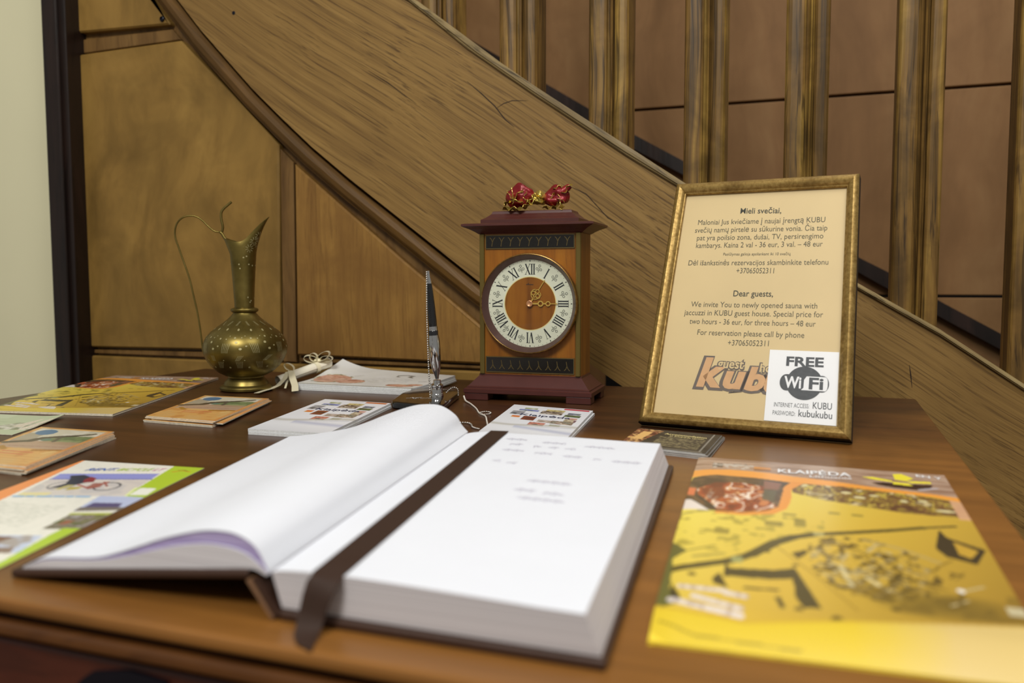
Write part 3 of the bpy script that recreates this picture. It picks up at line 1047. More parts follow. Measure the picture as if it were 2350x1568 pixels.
    k.fill(k.poly([(0.405, 0.18), (0.444, 0.195), (0.398, 0.254), (0.392, 0.353), (0.376, 0.41), (0.33, 0.455), (0.22, 0.480), (.12, .482), (.12, .468), (.22, .462), (0.306, 0.436), (0.346, 0.40), (0.36, 0.31), (0.368, 0.24)]), 'e6963c')
    # header emblem, boxes
    dn_ = k.noise(60, 81, 2)
    k.fill(k.rect(0.07, 0.055, 0.245, 0.105) & (dn_ > .47), 'c4bcb0', .9)
    k.fill(k.rect(0.07, 0.05, 0.115, 0.10) & (dn_ < .55), '4a423c', .9)
    k.fill(k.rect(0.16, 0.045, 0.215, 0.07) & (dn_ < .5), '8a8078', .9)
    k.fill(k.rect(0.247, 0.065, 0.315, 0.085), 'd08a3e')
    k.fill(k.rect(0.247, 0.085, 0.315, 0.105), '8a5a34')
    # yellow butterfly on dark earth
    k.blotch(k.poly([(0.71, 0.13), (0.75, 0.12), (0.88, 0.115), (0.935, 0.11), (0.92, 0.145), (0.86, 0.168), (0.78, 0.160), (0.73, 0.15)]), ['2a1a14', '3d281e', '1f1410'], 30, 91)
    k.fill(k.line([(0.88, .165), (.94, .14)], .02), 'b9b4ba', .8)
    for P in ([(0.675, 0.082), (0.72, 0.075), (0.79, 0.098), (0.79, 0.112), (0.72, 0.10)], [(0.80, 0.03), (0.835, 0.022), (0.875, 0.06), (0.84, 0.092), (0.80, 0.085)],
              [(0.84, 0.09), (0.93, 0.082), (0.935, 0.098), (0.86, 0.108)], [(0.785, 0.108), (0.845, 0.112), (0.86, 0.135), (0.79, 0.13)]):
        k.fill(k.poly(P), 'efe23c')
    return k


def map_letters(fn, h):
    mb = MB()
    g = lambda x, y: fn(x, -y, h)
    put_text(mb, 'KLAIPĖDA', 0.345, 0.635, 0.052, g, -0.112, -0.096, offset=0.02)
    put_text(mb, 'Lithuania', 0.472, 0.635, 0.026, g, -0.134, -0.122, offset=0.01)
    put_text(mb, 'EN Y', 0.888, 0.982, 0.034, g, -0.046, -0.056, offset=0.01)
    return mb


MAGQ = [(-.072, .379), (.0965, .389), (.0989, .7673), (-.1019, .7736)]


def mag_bend(u, v):
    # the near edge and the spine corner curl down to the table
    c = np.clip((v - 0.90) / 0.10, 0, 1)
    s_ = np.clip((0.07 - u) / 0.07, 0, 1)
    return -0.0055 * c ** 1.6 - 0.0012 * s_ ** 2 + 0.0018 * np.sin(np.clip(v, 0, 1) * PI) * (0.4 + 0.6 * (1 - u))


mag = empty('map_magazine', (*quadc(MAGQ), 0.75), label='thick yellow town map magazine lying face up to the right of the open guest book', cat='magazine')
MC = (*quadc(MAGQ), 0.75)
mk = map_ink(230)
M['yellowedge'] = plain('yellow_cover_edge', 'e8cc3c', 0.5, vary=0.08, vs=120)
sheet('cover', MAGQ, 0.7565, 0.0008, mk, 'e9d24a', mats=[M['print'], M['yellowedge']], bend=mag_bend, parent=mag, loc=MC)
lower = MB()
n_ = 24
BLq, BRq, TRq, TLq = MAGQ
mfn = surf(MAGQ, MC)
rows = []
for zt in (0.0004, 0.0022, 0.0045, 0.0062):
    ring = []
    for u, v in [(i / n_, 0) for i in range(n_)] + [(1, i / n_) for i in range(n_)] + [(1 - i / n_, 1) for i in range(n_)] + [(0, 1 - i / n_) for i in range(n_)]:
        u2, v2 = 0.5 + (u - .5) * (0.992 if 0.001 < zt < .006 else 0.998), 0.5 + (v - .5) * (0.996 if 0.001 < zt < .006 else 0.999)
        bz = float(mag_bend(np.array(u2), np.array(v2)))
        ring.append(mfn(u2, v2, max(zt * 0.3, zt + bz * (zt / 0.0062))))
    rows.append(ring)
lower.grid(rows, 0, False, closeu=True)
m4 = len(rows[0])
lower.f += [tuple(range(m4)), tuple(range(3 * m4, 4 * m4))]
lower.m += [0, 0]
lower.sm += [False, False]
lower.build('page_block', M['yellowedge'], mag)
lt = map_letters(lambda u, v, h: mfn(u, v, 0.0075 + float(mag_bend(np.array(u), np.array(v))) + h), 0.0004)
tag(lt.build('lettering', M['white'], mag), kind='stuff')

MGLQ = [(-1.003, .772), (-.8218, .8037), (-.9586, 1.1666), (-1.150, 1.135)]


def mgl_bend(u, v):
    return 0.0035 * np.exp(-((u - 0.05) / 0.25) ** 2) * np.clip(np.sin(v * PI), 0, 1) + 0.002 * np.clip(v - .3, 0, 1) * 0


mg2 = empty('map_magazine', (*quadc(MGLQ), 0.75), label='yellow town map magazine at the far left beside the dark post', cat='magazine')
MC2 = (*quadc(MGLQ), 0.75)
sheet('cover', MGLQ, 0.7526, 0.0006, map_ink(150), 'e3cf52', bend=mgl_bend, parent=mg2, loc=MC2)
f2 = surf(MGLQ, MC2)
pb = MB()
rows = []
for zt in (0.0003, 0.0015, 0.0026):
    rows.append([f2(0.5 + (u - .5) * (.995 if zt == .0015 else .999), v, zt + (float(mgl_bend(np.array(u), np.array(v))) * zt / .0026)) for u, v in
                 [(i / n_, 0) for i in range(n_)] + [(1, i / n_) for i in range(n_)] + [(1 - i / n_, 1) for i in range(n_)] + [(0, 1 - i / n_) for i in range(n_)]])
pb.grid(rows, 0, False, closeu=True)
pb.f += [tuple(range(m4)), tuple(range(2 * m4, 3 * m4))]
pb.m += [0, 0]
pb.sm += [False, False]
pb.build('page_block', M['paperedge'], mg2)
map_letters(lambda u, v, h: f2(u, v, 0.0033 + float(mgl_bend(np.array(u), np.array(v))) + h), 0.0003).build('lettering', M['white'], mg2)['kind'] = 'stuff'


# ---- bicycle hire flyer
def fly_ink():
    k = Ink(0.13, 0.265, 150, 'eceadf')
    n1 = k.noise(50, 3, 2, 1, .6)
    k.fill(n1 > .6, 'e2e2d6', .5)
    ph = k.poly([(0.097, 0.189), (0.779, 0.109), (0.855, 0.385), (0.18, 0.459)])
    k.blotch(ph, ['cfc8c4', 'd6cfc8', 'c8c4c2'], 7, 5)
    k.fill(k.poly([(0.097, 0.189), (0.773, 0.11), (0.800, 0.183), (0.125, 0.258)]), '8f96d8')
    k.fill(k.line([(0.125, 0.258), (0.800, 0.183)], .02), '6a70b4')
    k.fill(k.poly([(0.17, .42), (.36, .40), (.37, .44), (.18, .46)]), 'e8dc8a', .7)
    asp = k.h / k.w
    for cx, cy in ((0.305, 0.322), (0.615, 0.297)):
        rr = np.sqrt(((k.U - cx) / .085) ** 2 + ((k.V - cy) * asp / .10) ** 2)
        k.fill((rr > .86) & (rr < 1.02), '3c4450' if cx > .5 else '85858a')
    k.fill(k.line([(0.53, 0.25), (0.615, 0.297)], .016), '9a5550')
    k.fill(k.line([(0.40, 0.30), (0.52, 0.33), (0.56, .25)], .02), 'a8473c')
    k.fill(k.poly([(0.48, .27), (.55, .26), (.58, .31), (.53, .345), (.49, .32)]), '9c5a50', .9)
    k.fill(k.poly([(0.20, 0.205), (0.28, 0.185), (0.34, 0.198), (0.44, .25), (0.42, 0.271), (0.345, 0.345), (0.26, .36), (0.30, 0.297), (.25, .24)]), '2c3246')
    k.fill(k.poly([(0.36, .20), (.42, .215), (.46, .26), (.40, .275), (.36, .24)]), '8a2f3a')
    k.fill(k.poly([(0.34, .31), (.39, .305), (.36, .37), (.32, .37)]), 'c4b87a')
    k.fill(k.poly([(0.39, .335), (.46, .32), (.47, .345), (.40, .37)]), 'b8a838')
    k.fill(k.rect(.0, .52, .64, .72) & (k.noise(70, 9, 2, .5, 2.2) > .52), 'cfd0c4', .8)
    k.fill(k.poly([(0.706, 0.401), (1.01, 0.378), (1.01, 0.521), (0.748, 0.559)]), 'b9c4e2')
    k.fill(k.poly([(0.76, 0.47), (0.94, 0.455), (.97, .50), (0.76, 0.52)]), '55507a')
    k.fill(k.poly([(0.74, 0.52), (1.01, 0.49), (1.01, 0.521), (0.75, 0.56)]), '77706a')
    k.fill(k.poly([(0.76, .575), (1.01, .545), (1.01, .57), (.77, .60)]), 'b4bc58')
    p2 = k.poly([(0.772, 0.592), (1.013, 0.566), (1.01, 0.697), (0.793, 0.719)])
    k.blotch(p2, ['58603a', '7d7a58', '8a8078', '6a6450', 'a09a98'], 9, 13)
    k.fill(k.poly([(.83, .64), (.88, .635), (.87, .67), (.82, .675)]), '9a5a44')
    pbm = k.poly([(0.20, 0.83), (0.876, 0.765), (0.936, 0.894), (0.2, 0.97)])
    k.blotch(pbm, ['b9c8e2', 'c4d0e6', 'a8a09c'], 5, 17)
    k.fill(k.poly([(0.2, .83), (.74, .79), (.72, .84), (.2, .88)]), '7a5848')
    k.fill(k.poly([(0.2, .92), (.86, .86), (.90, .90), (.2, .96)]), '8a7468')
    # orange and green border stripes
    k.fill(k.poly([(-.01, -.01), (0.018, -0.01), (0.157, 0.512), (.29, 1.01), (-.01, 1.01)]), 'ee9350')
    gr = k.poly([(0.76, -0.01), (1.01, -.01), (1.01, .385), (0.86, 0.384)]) | k.poly([(.90, .70), (1.01, .69), (1.01, 1.01), (.955, 1.01), (.90, .74)])
    k.fill(gr, 'aecb34')
    k.fill(k.poly([(0.853, 0.289), (0.962, 0.282), (0.985, 0.36), (0.875, 0.373)]), 'eef0e6')
    k.fill(k.line([(0.82, .29), (.865, .38)], .02), 'e6efb4')
    k.fill(k.line([(0.84, .075), (.885, .05), (.95, .062)], .022), 'c9a22c')
    k.fill(k.line([(0.86, .055), (.89, .046), (.93, .056)], .010), '7a5a20')
    return k


FLYQ = [(-.572, .334), (-.449, .349), (-.5165, .6065), (-.6464, .594)]
fly = empty('flyer', (*quadc(FLYQ), 0.75), label='bicycle hire flyer with orange and green borders left of the guest book', cat='flyer')
FC = (*quadc(FLYQ), 0.75)
sheet('paper', FLYQ, 0.7503, 0.0005, fly_ink(), 'e4e2d8', parent=fly, loc=FC)
ff = surf(FLYQ, FC)
for body, x0, x1, ya, yb, col in (('RENT.', .21, .42, .136, .112, '3d64b0'), ('BICYCLE', .43, .67, .111, .084, 'b9cf6a'), ('LT', .68, .75, .082, .075, 'd79ab4')):
    lm = MB()
    put_text(lm, body, x0, x1, 0.052, lambda x, y: ff(x, -y, 0.0011), -ya, -yb, offset=0.012, shear=0.25)
    lm.build('lettering', plain('flyer_ink_' + body.strip('.').lower(), col, 0.5), fly)
lm = MB()
for a, b in (((.17, .466), (.42, .441)), ((.43, .440), (.66, .417))):
    for t0, t1 in ((0, .3), (.34, .55), (.6, 1)):
        stroke(lm, [(a[0] + (b[0] - a[0]) * t0, a[1] + (b[1] - a[1]) * t0), (a[0] + (b[0] - a[0]) * t1, a[1] + (b[1] - a[1]) * t1)], .013, lambda x, y: ff(x, y, 0.0011))
tag(lm.build('blue_rule', plain('flyer_ink_blue', '8fbbe0', 0.5), fly), kind='stuff')

# ---- pale green leaflet
GQ = [(-1.005, .650), (-.8256, .6677), (-.8713, .7781), (-1.05, .757)]
gk = Ink(.18, .115, 110, 'b9c6a4')
gk.fill(gk.rect(.0, .0, .62, .22), 'c3cfb0')
gk.fill(gk.line([(.3, .45), (.8, .40)], .012), 'a3b490')
gk.fill(gk.line([(.3, .55), (.7, .52)], .010), 'a3b490')
gk.blotch(gk.poly([(.72, .62), (.80, .42), (1.0, .38), (1.0, .75), (.78, .80)]), ['8a8f78', 'a8aa94', 'd8d6c8', '7d8268'], 14, 4)
g_ = sheet('leaflet', GQ, 0.7503, 0.0006, gk, 'cfd2bc', bend=lambda u, v: 0.0035 * np.clip((u - .8) / .2, 0, 1) ** 2 * np.clip(1 - v * 1.6, 0, 1))
tag(g_, 'pale green leaflet at the left edge behind the near orange leaflets', 'leaflet')


# ---- orange leaflets with a picture of a sculpture
def orange_ink():
    k = Ink(.104, .18, 90, 'cf9c5a')
    k.blotch(k.rect(0, 0, 1, 1), ['c88f4e', 'd6a45e', 'd3a868'], 5, 2)
    pic = k.poly([(0.06, 0.04), (0.97, 0.04), (0.95, .60), (0.05, 0.62)])
    k.blotch(pic, ['cfc8b0', 'd8d2c0', 'c2bda6'], 5, 3)
    k.blotch(k.poly([(0.5, .24), (.96, .20), (.95, .46), (.45, .46)]), ['7d8a5a', '6a7850', '8f9668'], 8, 6)
    k.fill(k.poly([(.06, .42), (.95, .38), (.95, .60), (.05, .62)]), 'b08f74', .9)
    k.fill(k.poly([(.06, .20), (.28, .18), (.30, .40), (.05, .44)]), '9a8f78', .8)
    k.fill(k.ell(.24, .155, .13, .15), '4a7396')
    k.fill(k.line([(0.05, .50), (.30, .42), (.38, .32), (.55, .25), (.70, .20), (.86, .12)], [.10, .12, .10, .08, .06]), '4f4536')
    k.fill(k.line([(0.55, .25), (.60, .40)], .05), '5d5646')
    k.fill(k.ell(.46, .36, .06, .07), '607a6a')
    k.fill(k.line([(0.2, .57), (.95, .52)], .02), '8a5a58', .6)
    k.fill(k.line([(0.14, .60), (.24, .66)], .07), 'a87a30')
    k.fill(k.line([(0.62, .64), (.92, .60)], .07), 'a5702c')
    k.fill(k.line([(0.82, .70), (.88, .64)], .05), 'dcb878')
    for y, x0, x1 in ((.70, .28, .70), (.755, .30, .62)):
        for q in range(8):
            a = x0 + (x1 - x0) * q / 8
            k.fill(k.line([(a, y), (a + .03, y)], .034), 'c87048')
    for y in (.80, .86, .91, .955):
        k.fill(k.line([(.06, y), (.9, y)], .008), 'b07a3c', .8)
    k.fill(k.poly([(.93, 0), (1, 0), (1, 1), (.95, 1)]), 'cf8a4c', .7)
    return k


OK_ = orange_ink()


def stack(name, quad, n, th, ink, edge, labels, cat, group, rot, jit, seed, mats=None, gap=0.0001):
    rnd = random.Random(seed)
    base = None
    for i in range(n):
        if i == 0:
            o = sheet(name, quad, 0.7502, th, ink, edge, mats=mats)
            base = o
            loc = Vector(o.location)
        else:
            o = copy_tree(base)
        k = n - 1 - i
        f = 0 if i == n - 1 else 1
        o.location = (loc.x + f * rnd.uniform(-jit, jit) + f * 0.0025, loc.y + f * rnd.uniform(-jit, jit) - f * 0.001, 0.7502 + i * (th + gap))
        o.rotation_euler.z = f * rnd.uniform(-rot, rot)
        tag(o, labels[k], cat, group)


place = ['topmost', 'second from the top', 'third from the top', 'fourth from the top', 'lowest']
LOAQ = [(-.7545, .7877), (-.651, .7849), (-.7061, .9609), (-.8095, .9567)]
LOBQ = [(-.7354, .5335), (-.6482, .5363), (-.7085, .6938), (-.8083, .6896)]
stack('leaflet', LOAQ, 5, 0.0013, OK_, 'd8c49a', ['orange leaflet, %s of the stack in front of the brass ewer' % p for p in place],
      'leaflet', 'orange leaflets before the ewer', 0.05, 0.0036, 4)
stack('leaflet', LOBQ, 5, 0.0013, OK_, 'd8c49a', ['orange leaflet, %s of the stack at the left behind the bicycle flyer' % p for p in place],
      'leaflet', 'orange leaflets near the bicycle flyer', 0.05, 0.0036, 9)


# ---- town leaflets with photo tiles
def town_ink(tagcol):
    k = Ink(.105, .215, 105, 'e9ebf0')
    tiles = [((.18, .06, .36, .11), 0), ((.48, .06, .74, .12), 1), ((.12, .12, .40, .18), 2), ((.44, .12, .74, .24), 3), ((.80, .13, .98, .19), 4),
             ((.06, .20, .24, .33), 5), ((.78, .20, 1.0, .27), 6), ((.86, .30, .99, .345), 7), ((.84, .345, .97, .44), 8), ((.97, .36, 1.0, .44), 9), ((.12, .37, .24, .43), 10),
             ((.28, .36, .46, .49), 11), ((.52, .44, .80, .52), 12), ((.44, .54, .66, .63), 14), ((.72, .55, .86, .61), 15)]
    pals = [['7d8a5a', 'a0a878', 'c9cdb0'], ['b9a86a', 'd8c890', '9a8a58'], ['5a6aa8', '8a94c8', '46603c'], ['4a3d30', '8a7a68', 'c4b8a8', '38302a'], ['58607a', '88909a', '3c4438'],
            ['8a8a90', 'a4a4a8', '606468'], ['46583a', '6a7a4c', '2e3a28'], ['c08a78', 'd8a898'], ['b8a890', 'd0c4a8', '8a7a60'], ['6a4a50', '9a7a80'], ['d8a03c', 'e0783c', 'c86a3c'],
            ['6a2c18', '8a4020', '2c1c18'], ['a8988a', 'c8b8ac', '8a7a6a'], ['b8604c', 'd08a78', '4a3c40'], ['9aa08a', 'b8bcae']]
    for (r_, i), p in zip(tiles, pals):
        x0, y0, x1, y1 = r_
        k.blotch(k.rect(x0 * .9 + .03, y0 + .03, x1 * .9 + .03, y1 + .03), p, 14, 20 + i)
    k.blotch(k.rect(.66, .46, .92, .56), ['6a6a5c', 'a09a88', '7a5a48', 'd0c4b0'], 16, 77)
    y = k.V - 0.66 - 0.05 * np.sin(k.U * 4 + 1)
    k.fill(np.clip(1 - np.abs(y) / .05, 0, 1), 'b4b0a0', .75)
    k.fill(np.clip(1 - np.abs(k.V - .74 - .08 * k.U + .02) / .06, 0, 1) * (k.U > .3), 'b2b8d2', .8)
    k.fill(k.line([(.55, .70), (.95, .655)], .02), '9aa0b0', .7)
    k.fill(np.clip((k.V - .84) / .16, 0, 1), 'd6d8de', .8)
    k.fill(k.rect(.66, .012, .97, .06), tagcol)
    k.fill(k.line([(.42, .035), (.62, .035)], .02), '7a7a9a', .6)
    return k


LK1Q = [(-.5865, .7596), (-.4885, .7635), (-.5290, .9802), (-.6324, .9847)]
LK2Q = [(-.3420, .8300), (-.2394, .8049), (-.2621, 1.0073), (-.3720, 1.0245)]
for q, n, tc, where, grp, sd in ((LK1Q, 2, 'c9703c', 'behind the open book, left of the pen stand', 'town leaflets left of the pen stand', 3),
                                 (LK2Q, 2, 'c23a48', 'in front of the clock', 'town leaflets before the clock', 8)):
    stack('leaflet', q, n, 0.0031, town_ink(tc), 'e4e4e6', ['white photo-tile leaflet, %s of the pair %s' % (p, where) for p in ('upper', 'lower')],
          'leaflet', grp, 0.012, 0.0025, sd, mats=[M['print'], M['whiteedge']])
    top = [o for o in COL.objects if o.get('group') == grp][-1]
    c = quadc(q)
    fq = surf(q, c)
    lm = MB()
    put_text(lm, 'Klaipėda', .22, .84, 0.088, lambda x, y: fq(x, -y, 0.00335), -.375, -.375, offset=0.01)
    tag(lm.build('lettering', plain('navy_ink', '353a58', 0.5), top), kind='stuff')
# ---- business cards
CQ = [(-.1860, .8150), (-.0987, .795), (-.0945, .8984), (-.1850, .9120)]
ck = Ink(.09, .1, 120, '3f372c')
ck.blotch(ck.rect(0, 0, 1, 1), ['3a3227', '443b2f', '4a4133'], 6, 2)
ck.blotch(ck.poly([(0, .02), (.33, .05), (.24, .5), (.16, .98), (0, .98)]), ['5a3524', '8a5a3c', '4a2c20', 'c49a62', '6a4430'], 9, 7)
ck.fill(ck.poly([(.10, .16), (.22, .18), (.17, .62), (.06, .60)]), 'd0a768')
ck.fill(ck.poly([(.0, .52), (.10, .50), (.09, .60), (.0, .60)]), 'd0a768', .8)
ck.fill(ck.rect(.34, .34, .88, .86) & (ck.noise(60, 5, 2, .5, 2.0) > .55), '857a58', .9)
ck.fill(ck.rect(.915, 0.02, .93, .95), '8a8478')
ck.fill(ck.rect(.15, .93, .95, .955), '7d7668')
places = ['top', 'second', 'third', 'fourth', 'fifth', 'bottom']
stack('business_card', CQ, 6, 0.0008, ck, '9c948a', ['dark brown business card in front of the gilt frame, %s card of the stack' % p for p in places],
      'card', 'dark business cards', 0.012, 0.0012, 5, mats=[M['printm'], M['whiteedge']])
top = [o for o in COL.objects if o.get('group') == 'dark business cards'][-1]
cfn = surf(CQ, quadc(CQ))
lm = MB()
put_text(lm, 'Accommodation', .37, .87, .105, lambda x, y: cfn(x, -y, 0.00095), -.235, -.275, offset=.012)
put_text(lm, 'in Klaipėda center', .45, .86, .060, lambda x, y: cfn(x, -y, 0.00095), -.315, -.345, offset=.008)
tag(lm.build('lettering', plain('card_gold_ink', 'e0cf8a', 0.5), top), kind='stuff')

# ---- white brochures with roses
def rose_ink():
    k = Ink(.21, .148, 170, 'dcdcd8')
    k.blotch(k.rect(0, 0, 1, 1), ['d8d8d4', 'deded9', 'e1e1de'], 4, 2)
    for cx, cy, rx, ry, sd in ((.17, .62, .15, .14, 3), (.36, .70, .12, .085, 4), (.83, .82, .11, .06, 5), (.93, .74, .06, .04, 6)):
        m = k.ell(cx, cy, rx * 1.12, ry * 1.15)
        k.blotch(m & (k.noise(22, sd, 2) > .5), ['6a6a4a', '8a8a68', 'c9c4a8'], 20, sd)
        k.blotch(k.ell(cx, cy, rx, ry), ['a8705a', 'c49078', 'd4a48c', 'b87e66', 'dcb8a2'], 12, sd + 20, .7, 1.6)
    for x, y in ((.50, .66), (.54, .72), (.28, .40), (.10, .45)):
        k.fill(k.line([(x, y), (x + .05, y - .06)], .008), '7d8060', .8)
    k.fill(k.line([(.60, .22), (.66, .18), (.72, .20), (.70, .26), (.74, .30)], .022), '5c5c54')
    k.fill(k.line([(.60, .22), (.60, .28), (.63, .30)], .016), '5c5c54')
    k.fill(k.line([(.88, .52), (.93, .49)], .014), '77776e')
    k.fill(k.rect(.46, .40, .80, .62) & (k.noise(70, 9, 2, .6, 2) > .56), 'b8b8b4', .6)
    k.fill(k.rect(.0, .955, 1, .985), '6a6e5a', .9)
    return k


RQ = [(-.760, 1.098), (-.560, 1.100), (-.553, 1.243), (-.766, 1.250)]


def rose_bend(u, v):
    b = 1 - v
    return 0.012 * b ** 2 * (0.35 + 0.65 * (1 - u) ** 1.5) + 0.012 * np.clip(1 - u * 3.2, 0, 1) ** 2 * np.clip(b * 1.6 - .6, 0, 1)


rk = rose_ink()
BL_ = ['topmost', 'second', 'third', 'lowest']
for i in range(4):
    if i == 0:
        base_b = o = sheet('brochure', RQ, 0.7502, 0.0022, rk, 'd2d2ce', mats=[M['print'], M['whiteedge']], bend=rose_bend)
        l0 = Vector(o.location)
    else:
        o = copy_tree(base_b)
    f = 0 if i == 3 else 1
    o.location = (l0.x + f * (0.004 - .002 * i), l0.y - f * 0.0035 + .0012 * i * f, 0.7502 + 0.0024 * i)
    o.rotation_euler.z = f * (0.012 - 0.010 * i)
    tag(o, 'white brochure printed with peach roses, %s of the stack against the panelling' % BL_[3 - i], 'brochure', 'white rose brochures')

# ---- scroll tied with satin ribbon
sc = empty('paper_scroll', (-0.785, 1.16, 0.765), label='small ivory paper scroll tied with a satin ribbon bow by the white brochures', cat='scroll')
so = Vector((-0.785, 1.16, 0.765))
A, B = Vector((-0.800, 1.113, 0.7595)), Vector((-0.764, 1.205, 0.7815))
ax = (B - A).normalized()
s1 = ax.cross(Vector((0, 0, 1))).normalized()
s2 = s1.cross(ax)
rows = []
for k in range(60):
    a = 2 * PI * 2.4 * k / 59
    r_ = 0.0085 - 0.0026 * k / 59
    rows.append([tuple(A - so + ax * (t * (B - A).length) + (s1 * math.cos(a) + s2 * math.sin(a)) * r_) for t in (0, .33, .66, 1)])
pr = MB().grid(rows, 0, True)
pr.build('rolled_paper', M['ivory'], sc, angle=60)
rb = MB()
mid = A + (B - A) * 0.45 - so
for dt in (-0.022, 0.028):
    cc_ = mid + ax * dt
    ring = [cc_ + (s1 * math.cos(2 * PI * k / 24) + s2 * math.sin(2 * PI * k / 24)) * 0.0094 for k in range(25)]
    rb.strip(ring, 0.007, 0.0003, ax)
cam_r = Vector((math.cos(R(20.11)), math.sin(R(20.11)), 0))
up = Vector((0, 0, 1))
kn = A + (B - A) * 0.76 - so + up * 0.0105
rb.ball(kn, 0.005, 10, 8, sc=(1.2, 1, .8))


def loop(c, d1, d2, L_, W_, w):
    pts = []
    for k in range(22):
        a = 2 * PI * k / 21
        pts.append(c + d1 * (L_ * (0.5 - 0.5 * math.cos(a))) + d2 * (W_ * math.sin(a)))
    rb.strip(pts, w, 0.0003, (d1.cross(d2)).normalized())


loop(kn, (-cam_r * .85 + up * .25 + Vector((0, -.2, 0))).normalized(), (up * .8 + cam_r * .4).normalized(), 0.022, 0.006, 0.010)
loop(kn, (cam_r * .75 + up * .55).normalized(), (up * .6 - cam_r * .7).normalized(), 0.024, 0.006, 0.012)
loop(kn + ax * .006, (cam_r * .95 + up * .10).normalized(), (up * .9 - cam_r * .2).normalized(), 0.020, 0.005, 0.010)
loop(kn - ax * .004, (-cam_r * .3 + up * .75).normalized(), (cam_r * .9 + up * .3).normalized(), 0.014, 0.006, 0.010)
k2 = A + (B - A) * 0.30 - so + up * 0.009
loop(k2, (-cam_r * .8 + up * .5).normalized(), (up * .8 + cam_r * .5).normalized(), 0.017, 0.005, 0.009)
t1 = [mid + ax * -0.026 + Vector(p) for p in ((.002, -.004, .0095), (.006, -.018, .001), (.006, -.035, -.008), (.008, -.055, -.0105), (.012, -.080, -.0107), (.018, -.105, -.0106))]
rb.strip(t1, 0.008, 0.0003, [(1, 0, 0)] * 3 + [(1, 0, .05)] * 3)
t2 = [mid + ax * -0.022 + Vector(p) for p in ((.004, -.004, .0095), (.022, -.026, .001), (.044, -.052, -.006), (.062, -.078, -.0105))]
rb.strip(t2, 0.010, 0.0003, (.7, .6, .1))
t3 = [mid + ax * -0.02 + Vector(p) for p in ((.002, -.006, .0), (.012, -.03, -.006), (.03, -.06, -.0105))]
rb.strip(t3, 0.003, 0.0003, (1, .4, 0))
rb.build('ribbon', M['satin'], sc, angle=50)

# ------------------------------------------------------------------ open guest book
bk = empty('guest_book', (-0.255, 0.54, 0.75), label='large open guest book with white pages and a brown ribbon marker', cat='book')
BO = (-0.255, 0.54, 0.75)


def hexa(mb, bot, top, mi=0):
    """solid between two quads, each FL, FR, BR, BL"""
    mb.add(list(bot) + list(top), [(0, 3, 2, 1), (4, 5, 6, 7), (0, 1, 5, 4), (1, 2, 6, 5), (2, 3, 7, 6), (3, 0, 4, 7)], mi)
    return mb


def bevelled(mb, b):
    bm = bmesh.new()
    vv = [bm.verts.new(p) for p in mb.v]
    for f in mb.f:
        bm.faces.new([vv[i] for i in f])
    bmesh.ops.bevel(bm, geom=bm.edges[:], offset=b, segments=3, profile=.5, affect='EDGES')
    return MB().frombm(bm)


z0, z1 = 0.7502, 0.7552
c = hexa(MB(), [(-.2500, .3440, z0), (-.0835, .3450, z0), (-.1190, .7400, z0), (-.3060, .7300, z0)],
         [(-.2500, .3440, z1), (-.0835, .3450, z1), (-.1190, .7400, z1), (-.3060, .7300, z1)])
bevelled(c, 0.0014).shift(BO).build('right_cover', M['cover'], bk)
c = hexa(MB(), [(-.4305, .3430, .7502), (-.2672, .3430, .7697), (-.3230, .7380, .7697), (-.5200, .7430, .7502)],
         [(-.4305, .3430, .7548), (-.2672, .3430, .7742), (-.3230, .7380, .7742), (-.5200, .7430, .7548)])
bevelled(c, 0.0015).shift(BO).build('left_cover', M['cover'], bk)
c = hexa(MB(), [(-.2665, .3440, .7690), (-.2628, .3440, .7705), (-.3185, .7370, .7705), (-.3222, .7370, .7690)][:4],
         [(-.2528, .3440, .7512), (-.2494, .3440, .7530), (-.3060, .7350, .7530), (-.3094, .7350, .7512)])
c.shift(BO).build('spine', M['cover'], bk)
c = hexa(MB(), [(-.2682, .3428, .7690), (-.2664, .3428, .7700), (-.3220, .7372, .7700), (-.3238, .7372, .7690)],
         [(-.2540, .3428, .7510), (-.2526, .3428, .7512), (-.3092, .7352, .7512), (-.3106, .7352, .7510)])
c.shift(BO).build('spine_lining', M['lining'], bk)
# right page block
GF, RF, RB, GB = (-.2547, .3455, .7752), (-.0928, .3450, .7752), (-.1300, .7345, .7752), (-.3110, .7230, .7752)
gf, rf, rb_, gb = (-.2500, .3470, .7556), (-.0862, .3475, .7556), (-.1230, .7370, .7556), (-.3070, .7280, .7556)
nu, nv = 40, 30


def lerp2(a, b, c_, d, u, v):
    return tuple((1 - u) * (1 - v) * a[i] + u * (1 - v) * b[i] + u * v * c_[i] + (1 - u) * v * d[i] for i in range(3))


def right_top(u, v, h=0.0):
    p = lerp2(GF, RF, RB, GB, u, v)
    hz = 0.0016 * math.sin(PI * min(1, u * 1.15) ** 0.6) - 0.0012 * math.exp(-u * 14) + 0.0012 * v * math.exp(-((u - .12) / .10) ** 2) - 0.0005 * u ** 4
    return (p[0], p[1], p[2] + hz + h)


